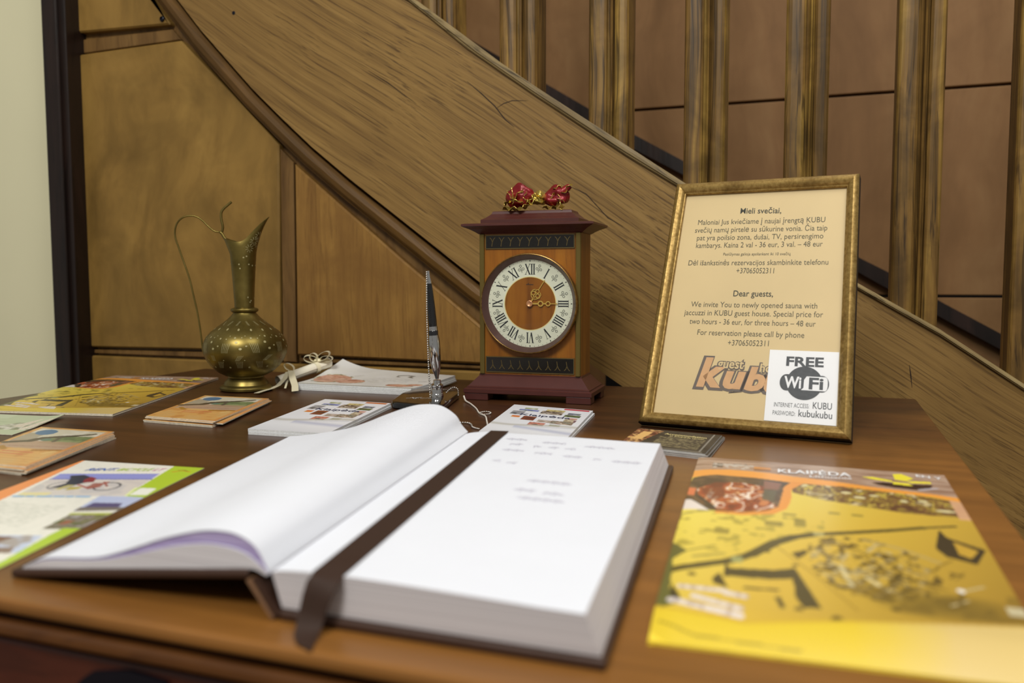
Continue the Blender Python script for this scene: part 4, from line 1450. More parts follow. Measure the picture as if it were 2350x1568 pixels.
topg = [[right_top(i / nu, j / nv) for i in range(nu + 1)] for j in range(nv + 1)]
ring = [topg[0][i] for i in range(nu + 1)] + [topg[j][nu] for j in range(1, nv + 1)] + [topg[nv][i] for i in range(nu - 1, -1, -1)] + [topg[j][0] for j in range(nv - 1, 0, -1)]
par = [(i / nu, 0) for i in range(nu + 1)] + [(1, j / nv) for j in range(1, nv + 1)] + [(i / nu, 1) for i in range(nu - 1, -1, -1)] + [(0, j / nv) for j in range(nv - 1, 0, -1)]
low = [lerp2(gf, rf, rb_, gb, u, v) for u, v in par]
rp = MB().grid(topg, 0, True)
rp.grid([[tuple(a[i] + (b[i] - a[i]) * t for i in range(3)) for a, b in zip(ring, low)] for t in (0, .33, .66, 1)], 1, False, closeu=True)
nb = len(rp.v)
m_l = len(low)
rp.f.append(tuple(range(nb - m_l, nb)))
rp.m.append(1)
rp.sm.append(False)


def page_edge_mat(name, c1, c2):
    m, nt, b = newmat(name)
    v = mapped(nt, (0, 0, 0), (3, 3, 1400))
    f = noise(nt, v, 1.0, 2, .5)
    nt.links.new(ramp(nt, f, [(0.3, L4(c1)), (0.7, L4(c2))]), b.inputs['Base Color'])
    b.inputs['Roughness'].default_value = 0.75
    b.inputs['Specular IOR Level'].default_value = 0.2
    return m


M['pagedge'] = page_edge_mat('page_edge_lines', 'bdb8ba', 'd6d2d4')
M['lilac'] = page_edge_mat('lilac_edge_lines', '8d7cae', 'b9acd0')
rp.shift(BO).build('right_pages', [M['page'], M['pagedge']], bk, angle=50)
# left pages: lofted between the near and the far profile
P3f = [(-0.4235, 0.7566), (-0.4057, 0.7640), (-0.3714, 0.7682), (-0.3547, 0.7726), (-0.3373, 0.7788), (-0.3202, 0.7849), (-0.2983, 0.7907), (-0.2826, 0.792),
       (-0.2725, 0.7904), (-0.2644, 0.7861), (-0.2597, 0.7797), (-0.2565, 0.7736)]
P1f = [(-0.4235, 0.7560), (-0.4058, 0.7624), (-0.3715, 0.7664), (-0.3548, 0.7697), (-0.3330, 0.7757), (-0.3150, 0.7806), (-0.2960, 0.7839), (-0.2800, 0.7837),
       (-0.2700, 0.7815), (-0.2630, 0.7775), (-0.2590, 0.7745), (-0.2565, 0.7725)]
P0f = [(-0.4235, 0.7557), (-0.4057, 0.7578), (-0.3714, 0.7619), (-0.3547, 0.7639), (-0.3373, 0.7660), (-0.3202, 0.7680), (-0.2983, 0.7706), (-0.2826, 0.7725),
       (-0.2725, 0.7737), (-0.2670, 0.7741), (-0.2630, 0.7735), (-0.2580, 0.7715)]
P3b = [(-0.5163, 0.7566), (-0.4994, 0.7586), (-0.4758, 0.7628), (-0.4476, 0.7688), (-0.4250, 0.7765), (-0.4041, 0.7851), (-0.3794, 0.794), (-0.3623, 0.7977),
       (-0.3434, 0.7974), (-0.3281, 0.7893), (-0.3215, 0.7800), (-0.3150, 0.7736)]


def resamp(P, n):
    P = [Vector((a, b)) for a, b in P]
    out = []
    m = len(P) - 1
    for k in range(n + 1):
        t = k / n * m
        i = min(int(t), m - 1)
        f = t - i
        p0, p1, p2, p3 = P[max(i - 1, 0)], P[i], P[i + 1], P[min(i + 2, m)]
        out.append(0.5 * ((2 * p1) + (-p0 + p2) * f + (2 * p0 - 5 * p1 + 4 * p2 - p3) * f * f + (-p0 + 3 * p1 - 3 * p2 + p3) * f ** 3))
    return out


NP = 66
f3, f1, f0, b3 = resamp(P3f, NP), resamp(P1f, NP), resamp(P0f, NP), resamp(P3b, NP)
d1 = [a - b for a, b in zip(f3, f1)]
d0 = [a - b for a, b in zip(f3, f0)]


def prof_at(v, which):
    out = []
    for k in range(NP + 1):
        p = f3[k] * (1 - v) + b3[k] * v
        if which == 1:
            p = p - d1[k]
        elif which == 0:
            p = p - d0[k]
        elif 1 < which < 5:
            p = p - Vector((0, (which - 1)))
        out.append((p.x, 0.3455 + v * (0.7370 - 0.3455), p.y))
    return out


def slab(wtop, wbot, name, mats, ins=0.0):
    mb = MB()
    vv = [j / 24 for j in range(25)]
    T = [prof_at(v, wtop) for v in vv]
    Bm = [prof_at(v, wbot) for v in vv]
    for rowset in (T, Bm):
        for row in (rowset[0],):
            for k, p in enumerate(row):
                row[k] = (p[0], p[1] + ins, p[2])
    mb.grid(T, 0, True)
    mb.grid(Bm, 1, True, True)
    mb.grid([Bm[0], T[0]], 1, False)
    mb.grid([T[-1], Bm[-1]], 1, False)
    mb.grid([[r_[0] for r_ in T], [r_[0] for r_ in Bm]], 1, False)
    mb.grid([[r_[-1] for r_ in Bm], [r_[-1] for r_ in T]], 1, False)
    return mb.shift(BO).build(name, mats, bk, angle=60)


slab(1, 0, 'left_pages', [M['page'], M['pagedge']])
slab(1.0006, 1, 'lilac_pages', [M['page'], M['lilac']], 0.0008)
slab(9, 1.0005, 'turned_page', [M['page'], M['page']])
# ribbon marker
pth, sds = [], []
for k in range(15):
    v = 1 - k / 14
    u = 0.178 + (0.205 - 0.178) * k / 14
    p = right_top(u, min(1, v), 0.0006)
    pth.append((p[0], p[1] + (0.003 if k == 0 else 0), p[2]))
    sds.append((1, 0.05, 0))
for x, y, z in ((-.2215, .3420, .7752), (-.2228, .3395, .7722), (-.2243, .3380, .7665), (-.2256, .3370, .7605), (-.2262, .3352, .7552), (-.2252, .3315, .7520),
                (-.2215, .3255, .7508), (-.2150, .3190, .7506)):
    pth.append((x, y, z))
    sds.append((1, 0.02, 0))
sds[-2], sds[-1] = (1, .2, 0), (1, .3, 0)
ws = [0.0170] * 15 + [.0165, .016, .015, .0145, .014, .0125, .0085, .0008]
MB().strip(pth, ws, 0.0005, sds).shift(BO).build('ribbon_marker', M['ribbon'], bk, angle=60)
# faint handwriting
rnd = random.Random(6)
hw = MB()


def scrawl(u0, u1, v, amp=.012, fn=None):
    n = int((u1 - u0) * 420)
    pts = []
    a = rnd.uniform(0, 6)
    for k in range(n):
        t = k / max(1, n - 1)
        u = u0 + (u1 - u0) * t + 0.006 * math.sin(k * 1.1 + a)
        w = v + amp * (0.5 + 0.5 * math.sin(k * 0.37 + a)) * math.sin(k * 1.1 + a + 1.3)
        pts.append((u, w))
    stroke(hw, pts, 0.0032, lambda x, y: fn(x, y, 0.00025))


for u0, u1, v in ((.26, .36, .93), (.45, .56, .915), (.66, .80, .905), (.30, .36, .875), (.42, .46, .865), (.50, .54, .865), (.58, .63, .865), (.30, .40, .81), (.46, .54, .80),
                  (.60, .68, .79), (.74, .77, .785), (.83, .95, .78), (.31, .34, .70), (.38, .42, .69), (.54, .72, .56), (.52, .60, .49), (.64, .72, .485), (.56, .74, .44)):
    scrawl(u0, u1, v, fn=right_top)
tag(hw.shift(BO).build('handwriting', M['script'], bk), kind='stuff')

# ------------------------------------------------------------------ brass ewer
EW = (-0.826, 1.069, 0.75)
ew = empty('brass_ewer', EW, R(20.11), label='engraved brass ewer with a long curved spout and thin wire handle', cat='jug')
prof = [(0.0, 0.0004), (0.036, 0.0004), (0.0388, 0.002), (0.0392, 0.0052), (0.0375, 0.0078), (0.0335, 0.0095), (0.0325, 0.0112), (0.0318, 0.014), (0.0285, 0.0175), (0.0262, 0.0205),
        (0.0262, 0.0222)]
MB().lathe(prof, 56).build('foot', M['brass'], ew)
prof = [(0.0240, 0.0218), (0.0300, 0.0232), (0.0400, 0.0285), (0.0500, 0.0372), (0.0575, 0.0478), (0.0613, 0.0578), (0.0622, 0.0660), (0.0608, 0.0745), (0.0570, 0.0825), (0.0500, 0.0905),
        (0.0410, 0.0975), (0.0320, 0.1040), (0.0250, 0.1095), (0.0205, 0.1140), (0.0175, 0.1175), (0.0165, 0.1200)]
body_prof = prof
MB().lathe(prof, 64, cap=False).build('body', M['brass'], ew, angle=60)
prof = [(0.0160, 0.1190), (0.0182, 0.1198), (0.0202, 0.1215), (0.0206, 0.1235), (0.0196, 0.1252), (0.0170, 0.1262), (0.0150, 0.1268)]
MB().lathe(prof, 48, cap=False).build('neck_ring', M['brass'], ew)
nk = MB()
HN, NA = 26, 48


def neck_pt(a, t, inset=0.0):
    """angle a (0 = spout), t 0..1 up the neck"""
    ca = math.cos(a)
    ztop_ = 0.2255 + 0.0075 * max(0, -ca) ** 2 + 0.0385 * max(0, ca) ** 2.2
    z = 0.1262 + (ztop_ - 0.1262) * t
    zz = (z - 0.1262) / 0.10
    r_ = 0.0145 + 0.0062 * min(1.05, zz) ** 1.3
    ext = max(0, z - 0.205)
    sx = 0.0
    if ca > 0:
        sx = (ext / 0.06) ** 1.7 * 0.024 * ca ** 1.2
    else:
        sx = -max(0, z - 0.208) * 0.30 * (-ca)
    wid = 1.0 - 0.55 * min(1, max(0, z - 0.222) / 0.04)
    return ((r_ - inset) * ca * (1 if ca < 0 else (1 - .15 * min(1, ext / .05))) + sx, (r_ - inset) * math.sin(a) * wid, z)


rows = [[neck_pt(2 * PI * k / NA, j / HN) for k in range(NA)] for j in range(HN + 1)]
rows += [[neck_pt(2 * PI * k / NA, 1 - j / HN, 0.0011) for k in range(NA)] for j in range(0, HN + 1)]
nk.grid(rows, 0, True, closeu=True)
nk.build('neck', M['brass'], ew, angle=60)
S_ = 1 / 1501.0


def hp(x, y):
    return ((x - 547.5) * S_, 0.002, (895 - y) * S_)


hd = MB()
hpts = [hp(512, 556), hp(505, 546), hp(499, 536), hp(494, 533), hp(483, 531), hp(470, 521), hp(455, 506), hp(442, 498), hp(427, 496), hp(411, 500), hp(399, 511), hp(393, 527), hp(393, 545), hp(399, 565),
        hp(407, 590), hp(416, 617), hp(424, 645), hp(431, 680), hp(438, 715), hp(443, 750), hp(446, 780), hp(448, 803), hp(453, 812), hp(458, 812)]


def smooth(P, n=4):
    P = [Vector(p) for p in P]
    out = []
    for i in range(len(P) - 1):
        p0, p1, p2, p3 = P[max(i - 1, 0)], P[i], P[i + 1], P[min(i + 2, len(P) - 1)]
        for k in range(n):
            f = k / n
            out.append(0.5 * ((2 * p1) + (-p0 + p2) * f + (2 * p0 - 5 * p1 + 4 * p2 - p3) * f * f + (-p0 + 3 * p1 - 3 * p2 + p3) * f ** 3))
    return out + [P[-1]]


sm_ = smooth(hpts)
hd.tube(sm_, [0.0022 if i < 12 else 0.0013 for i in range(len(sm_))], 8)
hd.tube(smooth([hp(498, 537), hp(502, 522), hp(499, 505), hp(499, 490), hp(504, 481), hp(513, 473), hp(523, 465)]), 0.0019, 8)
hd.build('handle', M['brass'], ew, angle=60)
# engraving: small dots and combed strokes on the body and neck
eg = MB()
rnd = random.Random(12)


def body_pt(a, z, off=0.0004):
    for (r0, z0_), (r1, z1_) in zip(body_prof, body_prof[1:]):
        if z0_ <= z <= z1_:
            r_ = r0 + (r1 - r0) * (z - z0_) / (z1_ - z0_)
            break
    else:
        r_ = body_prof[-1][0]
    r_ += off
    return (r_ * math.cos(a), r_ * math.sin(a), z)


def spot(fn, a, z, s_):
    eg.add([fn(a + s_ * math.cos(2 * PI * k / 7) / 0.058, z + s_ * .8 * math.sin(2 * PI * k / 7)) for k in range(7)], [tuple(range(7))])


def comb(fn, a, z, n, ln, lean, gap=0.0022, wdt=0.0005):
    for q in range(n):
        aa = a + (q - (n - 1) / 2) * gap / 0.055
        pts = [((aa + lean * (t - .5) * ln / 0.055 + (q - (n - 1) / 2) * .25 * (t - .5) * gap / .055) * .055, z + (t - .5) * ln) for t in (0, .35, .7, 1)]
        stroke(eg, pts, wdt, lambda x, y: fn(x / .055, y))


for k in range(16):
    a = 2 * PI * k / 16
    spot(body_pt, a + .1, 0.0955 + rnd.uniform(-.001, .001), 0.0021)
    spot(body_pt, a + .05, 0.0845 + rnd.uniform(-.002, .002), 0.0016)
    spot(body_pt, a + .22, 0.0835 + rnd.uniform(-.002, .002), 0.0010)
    spot(body_pt, a + .3, 0.0865, 0.0008)
    comb(body_pt, a + .02, 0.1040, 3, 0.006, rnd.choice((-1, 1)), 0.0016, .0004)
for k in range(9):
    a = 2 * PI * k / 9 + .35
    comb(body_pt, a, 0.0690, 5, 0.014, rnd.uniform(-.5, .5))
    spot(body_pt, a + .26, 0.0775, 0.0022)
    spot(body_pt, a + .36, 0.0680, 0.0022)
    spot(body_pt, a - .2, 0.0720, 0.0015)
    comb(body_pt, a + .32, 0.0540, 4, 0.008, rnd.uniform(-1, 1), .0018)
for k in range(12):
    a = 2 * PI * k / 12 + .15
    comb(body_pt, a, 0.0440, 5, 0.010, rnd.uniform(-.7, .7), 0.0019)
    spot(body_pt, a + .25, 0.0400, 0.0017)
    spot(body_pt, a + .13, 0.0510, 0.0010)


def neck_s(a, z):
    ca = math.cos(a)
    ztop_ = 0.2255 + 0.0075 * max(0, -ca) ** 2 + 0.0385 * max(0, ca) ** 2.2
    p = Vector(neck_pt(a, min(1, (z - .1262) / (ztop_ - .1262)), -0.0004))
    return tuple(p)


for a0, z_ in ((-.55, .232), (-.30, .240), (-.15, .228), (-.8, .221)):
    for q in range(9):
        t = 2 * PI * q / 9
        P_ = [((a0 + r_ * math.cos(t) / .020) * .020, z_ - .005 + r_ * math.sin(t)) for r_ in (.0025, .0065)]
        if max(p[1] for p in P_) < .2235 + .0385 * max(0, math.cos(a0)) ** 2.2:
            stroke(eg, P_, .0006, lambda x, y: neck_s(x / .020, y))
for q in range(26):
    a = -PI * .95 + 1.9 * PI * rnd.random()
    z_ = rnd.choice((.134, .137, .142, .186, .192, .198, .204)) + rnd.uniform(-.002, .002)
    eg.add([neck_s(a + .0011 * math.cos(2 * PI * k / 6) / .016, z_ + .0012 * math.sin(2 * PI * k / 6)) for k in range(6)], [tuple(range(6))])
tag(eg.build('engraving', M['engrave'], ew), kind='stuff')

# ------------------------------------------------------------------ mantel clock
ck_ = empty('mantel_clock', (-0.3800, 1.134, 0.75), R(2.6), label='wooden mantel clock with a roman numeral dial and mahogany cornice and plinth', cat='clock')


def tier(prof, name, mat, parent=ck_, d=(0.0905, 0.0455)):
    """stack of rectangles: (grow, z)"""
    rows = []
    for g, z in prof:
        hx, hy = d[0] + g, d[1] + g
        rows.append([(-hx, -hy, z), (hx, -hy, z), (hx, hy, z), (-hx, hy, z)])
    mb = MB().grid(rows, 0, False, closeu=True)
    n = len(mb.v)
    mb.f += [(0, 1, 2, 3), (n - 1, n - 2, n - 3, n - 4)]
    mb.m += [0, 0]
    mb.sm += [False, False]
    return mb.build(name, mat, parent)


base = tier([(0, .0095), (0.0012, .0105), (0.0012, .0158), (-.001, .0168), (-.0025, .0172), (-.0025, .0188), (-.0045, .0200), (-.0165, .0335), (-.0165, .0360)], 'plinth', M['mahog'])
for sx in (-1, 1):
    for sy in (-1, 1):
        MB().bbox(min(sx * .0905, sx * .056), max(sx * .0905, sx * .056), min(sy * .0455, sy * .022), max(sy * .0455, sy * .022), 0.0003, 0.0100, .0008).build('foot', M['mahog'], ck_)
BH = .0725
BD = .0300
MB().box(-BH, BH, -BD + .003, BD, .0355, .2325).build('case', M['veneer'], ck_)
fr = -BD + .003
for x0, x1 in ((-BH, -.0655), (.0655, BH)):
    MB().bbox(x0, x1, fr - .0045, fr + .001, .0358, .2322, .0012).build('side_strip', M['olive'], ck_)
MB().box(-.0655, .0655, fr - .0015, fr, .036, .2322).build('front_board', M['veneer'], ck_)
for z0_, z1_, flip in ((.0385, .0610, -1), (.2110, .2305, 1)):
    pn = MB().box(-.0640, .0640, fr - .0030, fr - .0014, z0_, z1_).build('inlay_panel', M['inlay'], ck_)
    bd_ = MB()
    fl = lambda x, z: (x, fr - .00315, z)
    for q in (((-.0636, z0_ + .0006), (.0636, z0_ + .0006)), ((-.0636, z1_ - .0006), (.0636, z1_ - .0006)), ((-.0634, z0_), (-.0634, z1_)), ((.0634, z0_), (.0634, z1_))):
        stroke(bd_, q, .0011, fl)
    zc = (z0_ + z1_) / 2
    for k in range(9):
        x = -.0535 + k * .0134
        stroke(bd_, [(x - .0040, zc + .0062 * flip), (x - .0016, zc + .0040 * flip), (x, zc)], .0009, fl)
        stroke(bd_, [(x + .0040, zc + .0062 * flip), (x + .0018, zc + .0040 * flip), (x, zc), (x - .0010, zc - .0062 * flip)], .0009, fl)
    tag(bd_.build('gilt_inlay', plain('gilt_inlay_line', '66562f', .4, metal=.4), pn), kind='stuff')
tier([(-.0165, .2320), (-.0150, .2330), (-.0120, .2352), (-.0060, .2385), (.0005, .2412), (.0030, .2425), (.0030, .2452), (-.0010, .2462), (-.030, .2466)], 'cornice', M['mahog'])
tier([(0, .2464), (0, .2515), (-.0020, .2528), (-.0055, .2545), (-.0120, .2600), (-.0135, .2635), (-.0150, .2642)], 'top_cap', M['mahog'], d=(.0700, .0330))
DZ = .1355
DX = .001
dl = MB()


def disc(mb, r_, y, mi=0, n=64, r0=0.0):
    if r0 == 0:
        mb.add([(DX + r_ * math.cos(2 * PI * k / n), y, DZ + r_ * math.sin(2 * PI * k / n)) for k in range(n)], [tuple(range(n))], mi)
    else:
        ringstrip(mb, DX, DZ, r0, r_, lambda x, z: (x, y, z), n, mi)


bz = MB()
prof = [(.0672, -.0002), (.0688, -.001), (.0692, -.004), (.0692, -.0105), (.0686, -.0125), (.0678, -.0129), (.0670, -.0120)]
bz.lathe([(r_, z) for r_, z in prof], 96, xf=lambda x, y, z: (DX + x, fr - .0015 + z, DZ + y), cap=False)
bz.build('bezel', M['bezel'], ck_, angle=40)
bi = MB()
bi.lathe([(.0670, -.0121), (.0606, -.0012)], 96, xf=lambda x, y, z: (DX + x, fr - .0015 + z, DZ + y), cap=False)
bi.build('bezel_lining', M['bezelin'], ck_, angle=40)
yd = fr - .0028
disc(dl, .0608, yd, 0, 96, .0365)
disc(dl, .0366, yd + .0001, 1)
disc(dl, .0375, yd - .0001, 2, 96, .0364)
dial = dl.build('dial', [M['dialw'], M['veneer'], plain('dial_inner_line', 'e0cf8c', .4)], ck_)
nm = MB()
yn = yd - .0002


def radial(ang):
    """local frame: x tangential (clockwise), y outward"""
    ca, sa = math.cos(ang), math.sin(ang)
    return lambda x, y: (DX + sa * y + ca * x, yn, DZ + ca * y - sa * x)


def numeral(txt, fn, r0=.0402, r1=.0545):
    wd = {'I': .0034, 'V': .0075, 'X': .0082}
    tot = sum(wd[c] for c in txt)
    x = -tot / 2
    for c in txt:
        w = wd[c]
        if c == 'I':
            stroke(nm, [(x + w / 2, r0), (x + w / 2, r1)], .0017, fn)
            for y in (r0, r1):
                stroke(nm, [(x, y), (x + w, y)], .0005, fn)
        elif c == 'V':
            stroke(nm, [(x + .0014, r1), (x + w / 2, r0)], .0018, fn)
            stroke(nm, [(x + w - .0010, r1), (x + w / 2, r0)], .0006, fn)
            stroke(nm, [(x, r1), (x + .003, r1)], .0005, fn)
            stroke(nm, [(x + w - .0024, r1), (x + w, r1)], .0005, fn)
        else:
            stroke(nm, [(x + .0012, r1), (x + w - .0012, r0)], .0018, fn)
            stroke(nm, [(x + w - .0012, r1), (x + .0012, r0)], .0006, fn)
            for y in (r0, r1):
                stroke(nm, [(x, y), (x + .0026, y)], .0005, fn)
                stroke(nm, [(x + w - .0026, y), (x + w, y)], .0005, fn)
        x += w


for k, t in enumerate(['XII', 'I', 'II', 'III', 'IIII', 'V', 'VI', 'VII', 'VIII', 'IX', 'X', 'XI']):
    nm = MB()
    numeral(t, radial(2 * PI * k / 12))
    nm.build('numeral', M['ink'], dial)
nm = MB()
for k in range(60):
    fn = radial(2 * PI * k / 60)
    stroke(nm, [(0, .0578), (0, .0598)] if k % 5 == 0 else [(0, .0588), (0, .0599)], .0012 if k % 5 == 0 else .0005, fn)
tag(nm.build('minute_marks', M['ink'], dial), kind='stuff')
tf = MB()
for k in range(12):
    fn = radial(2 * PI * (k + .5) / 12)
    for cx, cy in ((-.0028, .0488), (.0028, .0488), (0, .0535)):
        ringstrip(tf, cx, cy, .0012, .0019, fn, 10)
    stroke(tf, [(0, .0516), (0, .0440)], .0006, fn)
    stroke(tf, [(-.0014, .0462), (0, .0475), (.0014, .0462)], .0004, fn)
tag(tf.build('florets', M['greyink'], dial), kind='stuff')
sg = MB()
sg_pts = [(-.0052, .0255), (-.0046, .0272), (-.0040, .0258), (-.0030, .0268), (-.0022, .0284), (-.0020, .0258), (-.0010, .0266), (0, .0258), (.0010, .0266), (.0018, .0258), (.0028, .0264), (.0048, .0258)]
stroke(sg, sg_pts, .0008, radial(0))
sg.build('signature', M['ink'], dial)
# hands
yh = yd - .0022


def hand_frame(ang, y):
    ca, sa = math.cos(ang), math.sin(ang)
    return lambda x, r_: (DX + sa * r_ + ca * x, y, DZ + ca * r_ - sa * x)


def slabify(mb, th):
    """give flat strips on a constant-y plane a thickness"""
    n = len(mb.v)
    mb.v += [(x, y + th, z) for x, y, z in mb.v]
    fs, ms = list(mb.f), list(mb.m)
    ed = {}
    for f in fs:
        for a, b in zip(f, f[1:] + f[:1]):
            ed[(a, b)] = 1
    for f, m in zip(fs, ms):
        mb.f.append(tuple(i + n for i in f[::-1]))
        mb.m.append(m)
        mb.sm.append(False)
    for (a, b) in ed:
        if (b, a) not in ed:
            mb.f.append((b, a, a + n, b + n))
            mb.m.append(0)
            mb.sm.append(False)
    return mb


h = MB()
fn = hand_frame(R(90), yh)
ringstrip(h, 0, .0155, .0024, .0042, fn, 20)
ringstrip(h, 0, .0262, .0022, .0036, fn, 20)
stroke(h, [(0, .0035), (0, .0118)], .0022, fn)
stroke(h, [(0, .0194), (0, .0228)], .0018, fn)
stroke(h, [(0, .0296), (0, .0400)], .0012, fn)
slabify(h, .0005).build('minute_hand', M['hand'], ck_)
h = MB()
fn = hand_frame(R(33.5), yh + .0008)
stroke(h, [(0, .0035), (0, .0080)], .0020, fn)
for sx in (-1, 1):
    ringstrip(h, sx * .0036, .0150, .0021, .0033, fn, 16)
    stroke(h, [(0, .0078), (sx * .0040, .0098), (sx * .0072, .0140), (sx * .0066, .0185), (sx * .0040, .0210)], .0011, fn)
    stroke(h, [(0, .0100), (sx * .0018, .0130)], .0012, fn)
ringstrip(h, 0, .0200, .0020, .0031, fn, 16)
stroke(h, [(0, .0228), (0, .0385)], .0012, fn)
slabify(h, .0005).build('hour_hand', M['hand'], ck_)
hb = MB()
hb.lathe([(.0028, 0), (.0042, -.0004), (.0044, -.0012), (.0036, -.0016), (.0026, -.0012), (.0020, -.0008), (0, -.0008)], 24, xf=lambda x, y, z: (DX + x, yh + z, DZ + y))
hb.build('hand_hub', M['handc'], ck_)
gl = MB().lathe([(.0670, -.0119), (.052, -.0140), (.034, -.0156), (.016, -.0163), (0, -.0165)], 64, xf=lambda x, y, z: (DX + x, fr - .0015 + z, DZ + y), cap=False)
gl.build('dial_glass', M['glass'], ck_)

# ---- red and gold foil bow on the clock
bw = empty('foil_bow', (-0.372, 1.128, 1.0142), R(8), label='crinkled red and gold foil bow ornament on top of the clock', cat='ornament')
rnd = random.Random(3)


def lobe(cx, cz, rx, rz, ry, sd, tilt=0):
    rg = random.Random(sd)
    ph = [rg.uniform(0, 6) for _ in range(6)]
    rows = []
    n, m = 40, 24
    for j in range(m + 1):
        th = PI * j / m
        row = []
        for k in range(n):
            a = 2 * PI * k / n
            cr = 1 + .17 * math.sin(3 * a + ph[0] + 2 * th) + .13 * math.sin(5 * th + ph[1] + a) + .12 * math.sin(6 * a + ph[2] + 3 * th)
            x = rx * math.cos(th) * (1 + .05 * math.sin(4 * a + ph[3]))
            y = ry * math.sin(th) * math.cos(a) * cr
            z = rz * math.sin(th) * math.sin(a) * cr
            row.append((cx + x * math.cos(tilt) - z * math.sin(tilt), y, cz + x * math.sin(tilt) + z * math.cos(tilt)))
        rows.append(row)
    return MB().grid(rows, 0, True, closeu=True)


lobe(-.0235, .0185, .0170, .0150, .014, 1, .12).build('loop', M['redfoil'], bw, angle=70)
lobe(.0205, .0175, .0155, .0120, .012, 2, .25).build('loop', M['redfoil'], bw, angle=70)
lobe(.0005, .0170, .0095, .0085, .010, 5).build('knot', M['goldfoil'], bw, angle=70)
tr = MB()


def ruff(pts, w0, sd):
    rg = random.Random(sd)
    P = smooth([(p[0], p[1], p[2]) for p in pts], 5)
    tr.strip(P, [w0 * 1.45 * (0.6 + .5 * abs(math.sin(k * 1.3 + sd))) for k in range(len(P))], .0004, [(.3 * math.sin(k * .9 + sd), .8, .6 * math.cos(k * 1.1 + sd)) for k in range(len(P))])


ruff([(-.040, -.006, .0035), (-.032, -.012, .0025), (-.022, -.014, .0022), (-.012, -.012, .006), (-.004, -.009, .011)], .007, 1)
ruff([(-.0385, -.008, .012), (-.041, -.004, .006), (-.038, -.002, .001)], .006, 2)
ruff([(-.030, -.0125, .008), (-.0285, -.0145, .018), (-.0315, -.012, .030)], .005, 3)
ruff([(-.0285, -.0145, .014), (-.0225, -.0150, .021), (-.0175, -.0125, .026)], .0045, 4)
ruff([(-.0285, -.0145, .014), (-.0345, -.0120, .021), (-.0365, -.0095, .0245)], .0045, 5)
ruff([(-.014, -.012, .010), (-.008, -.011, .014), (-.006, -.009, .020)], .0035, 6)
ruff([(.006, -.008, .0045), (.015, -.009, .003), (.022, -.010, .0045), (.026, -.011, .010)], .006, 7)
ruff([(.024, -.011, .014), (.0285, -.012, .006), (.0280, -.011, .001)], .008, 8)
ruff([(.028, -.008, .020), (.034, -.006, .026), (.0385, -.004, .0335)], .007, 9)
ruff([(.018, -.008, .027), (.024, -.006, .030), (.030, -.004, .0285)], .004, 10)
ruff([(-.0085, -.010, .008), (-.012, -.013, .013), (-.016, -.014, .016), (-.013, -.012, .024)], .0035, 11)
ruff([(-.034, -.009, .010), (-.031, -.0135, .013), (-.024, -.0155, .012), (-.017, -.0145, .010)], .0035, 12)
ruff([(.011, -.009, .012), (.016, -.0115, .016), (.020, -.0115, .022)], .0030, 13)
ruff([(.024, -.0105, .020), (.027, -.011, .014), (.0315, -.009, .010)], .0032, 14)
ruff([(-.004, -.010, .021), (.000, -.011, .017), (.004, -.010, .012)], .0035, 15)
tr.build('gold_trim', M['goldfoil'], bw, angle=70)
tl_ = MB()
P_ = smooth([(.026, -.004, .022), (.032, -.004, .027), (.037, -.003, .031)], 5)
tl_.tube(P_, [.0055 - .0002 * k for k in range(len(P_))], 10)
tl_.build('tail', M['redfoil'], bw, angle=70)
bw.scale = (1.17, 1.1, 1.06)

# ------------------------------------------------------------------ pen stand and pen
PSX, PSY = -.4870, 1.034
ps = empty('pen_stand', (PSX, PSY, 0.75), R(-12), label='black pen stand base with chrome socket and ball chain before the clock', cat='pen stand')
cor = [(-.549, 1.138), (-.482, 1.1015), (-.447, .960), (-.528, .975), (-.556, 1.066)]
cc_ = Vector((sum(p[0] for p in cor) / 5, sum(p[1] for p in cor) / 5))
outl = []
for i in range(5):
    a, b, c = Vector(cor[i - 1]), Vector(cor[i]), Vector(cor[(i + 1) % 5])
    p0, p2_ = b + (a - b).normalized() * .016, b + (c - b).normalized() * .016
    for k in range(7):
        t = k / 6
        outl.append(p0 * (1 - t) ** 2 + b * 2 * t * (1 - t) + p2_ * t * t)
rows = []
for g, z in ((-.03, .0003), (0, .0015), (0, .0065), (-.02, .0088), (-.07, .0095)):
    row = []
    for p in outl:
        q = cc_ + (p - cc_) * (1 + g)
        v = Matrix.Rotation(R(12), 3, 'Z') @ Vector((q.x - PSX, q.y - PSY, 0))
        row.append((v.x, v.y, z))
    rows.append(row)
pb_ = MB().grid(rows, 0, True, closeu=True)
n = len(rows[0])
pb_.f += [tuple(range(n)), tuple(range(4 * n, 5 * n))]
pb_.m += [0, 0]
pb_.sm += [False, False]
pb_.build('base', M['blackgloss'], ps, angle=50)
MB().lathe([(.0085, .0094), (.0086, .0130), (.0080, .0142), (.0076, .0150), (.0076, .0230), (.0082, .0238), (.0082, .0262), (.0070, .0270), (.0055, .0285), (.0052, .0330), (.0, .0335)], 32).build('socket', M['chrome'], ps)
wr = MB()
inv = Matrix.Rotation(R(12 + 20.11), 3, 'Z')
pts = [(-.034, .002), (-.031, .006), (-.029, -.001), (-.027, -.004), (-.024, .003), (-.022, -.001), (-.020, .001), (-.018, -.002), (-.015, .002), (-.013, -.001), (-.010, .002), (-.007, -.001), (-.003, .001), (.004, 0)]
out = []
for x, y in pts:
    v = inv @ Vector((x - .002, y * 1.5 - .012, 0))
    out.append((v.x, v.y))
stroke(wr, out, .0012, lambda x, y: (x, y, .00975))
v0, v1 = out[0], out[3]
v = inv @ Vector((-.041, .001 - .012, 0))
w = inv @ Vector((-.020, .009 - .012, 0))
stroke(wr, [(v.x, v.y), (w.x, w.y)], .0012, lambda x, y: (x, y, .0097))
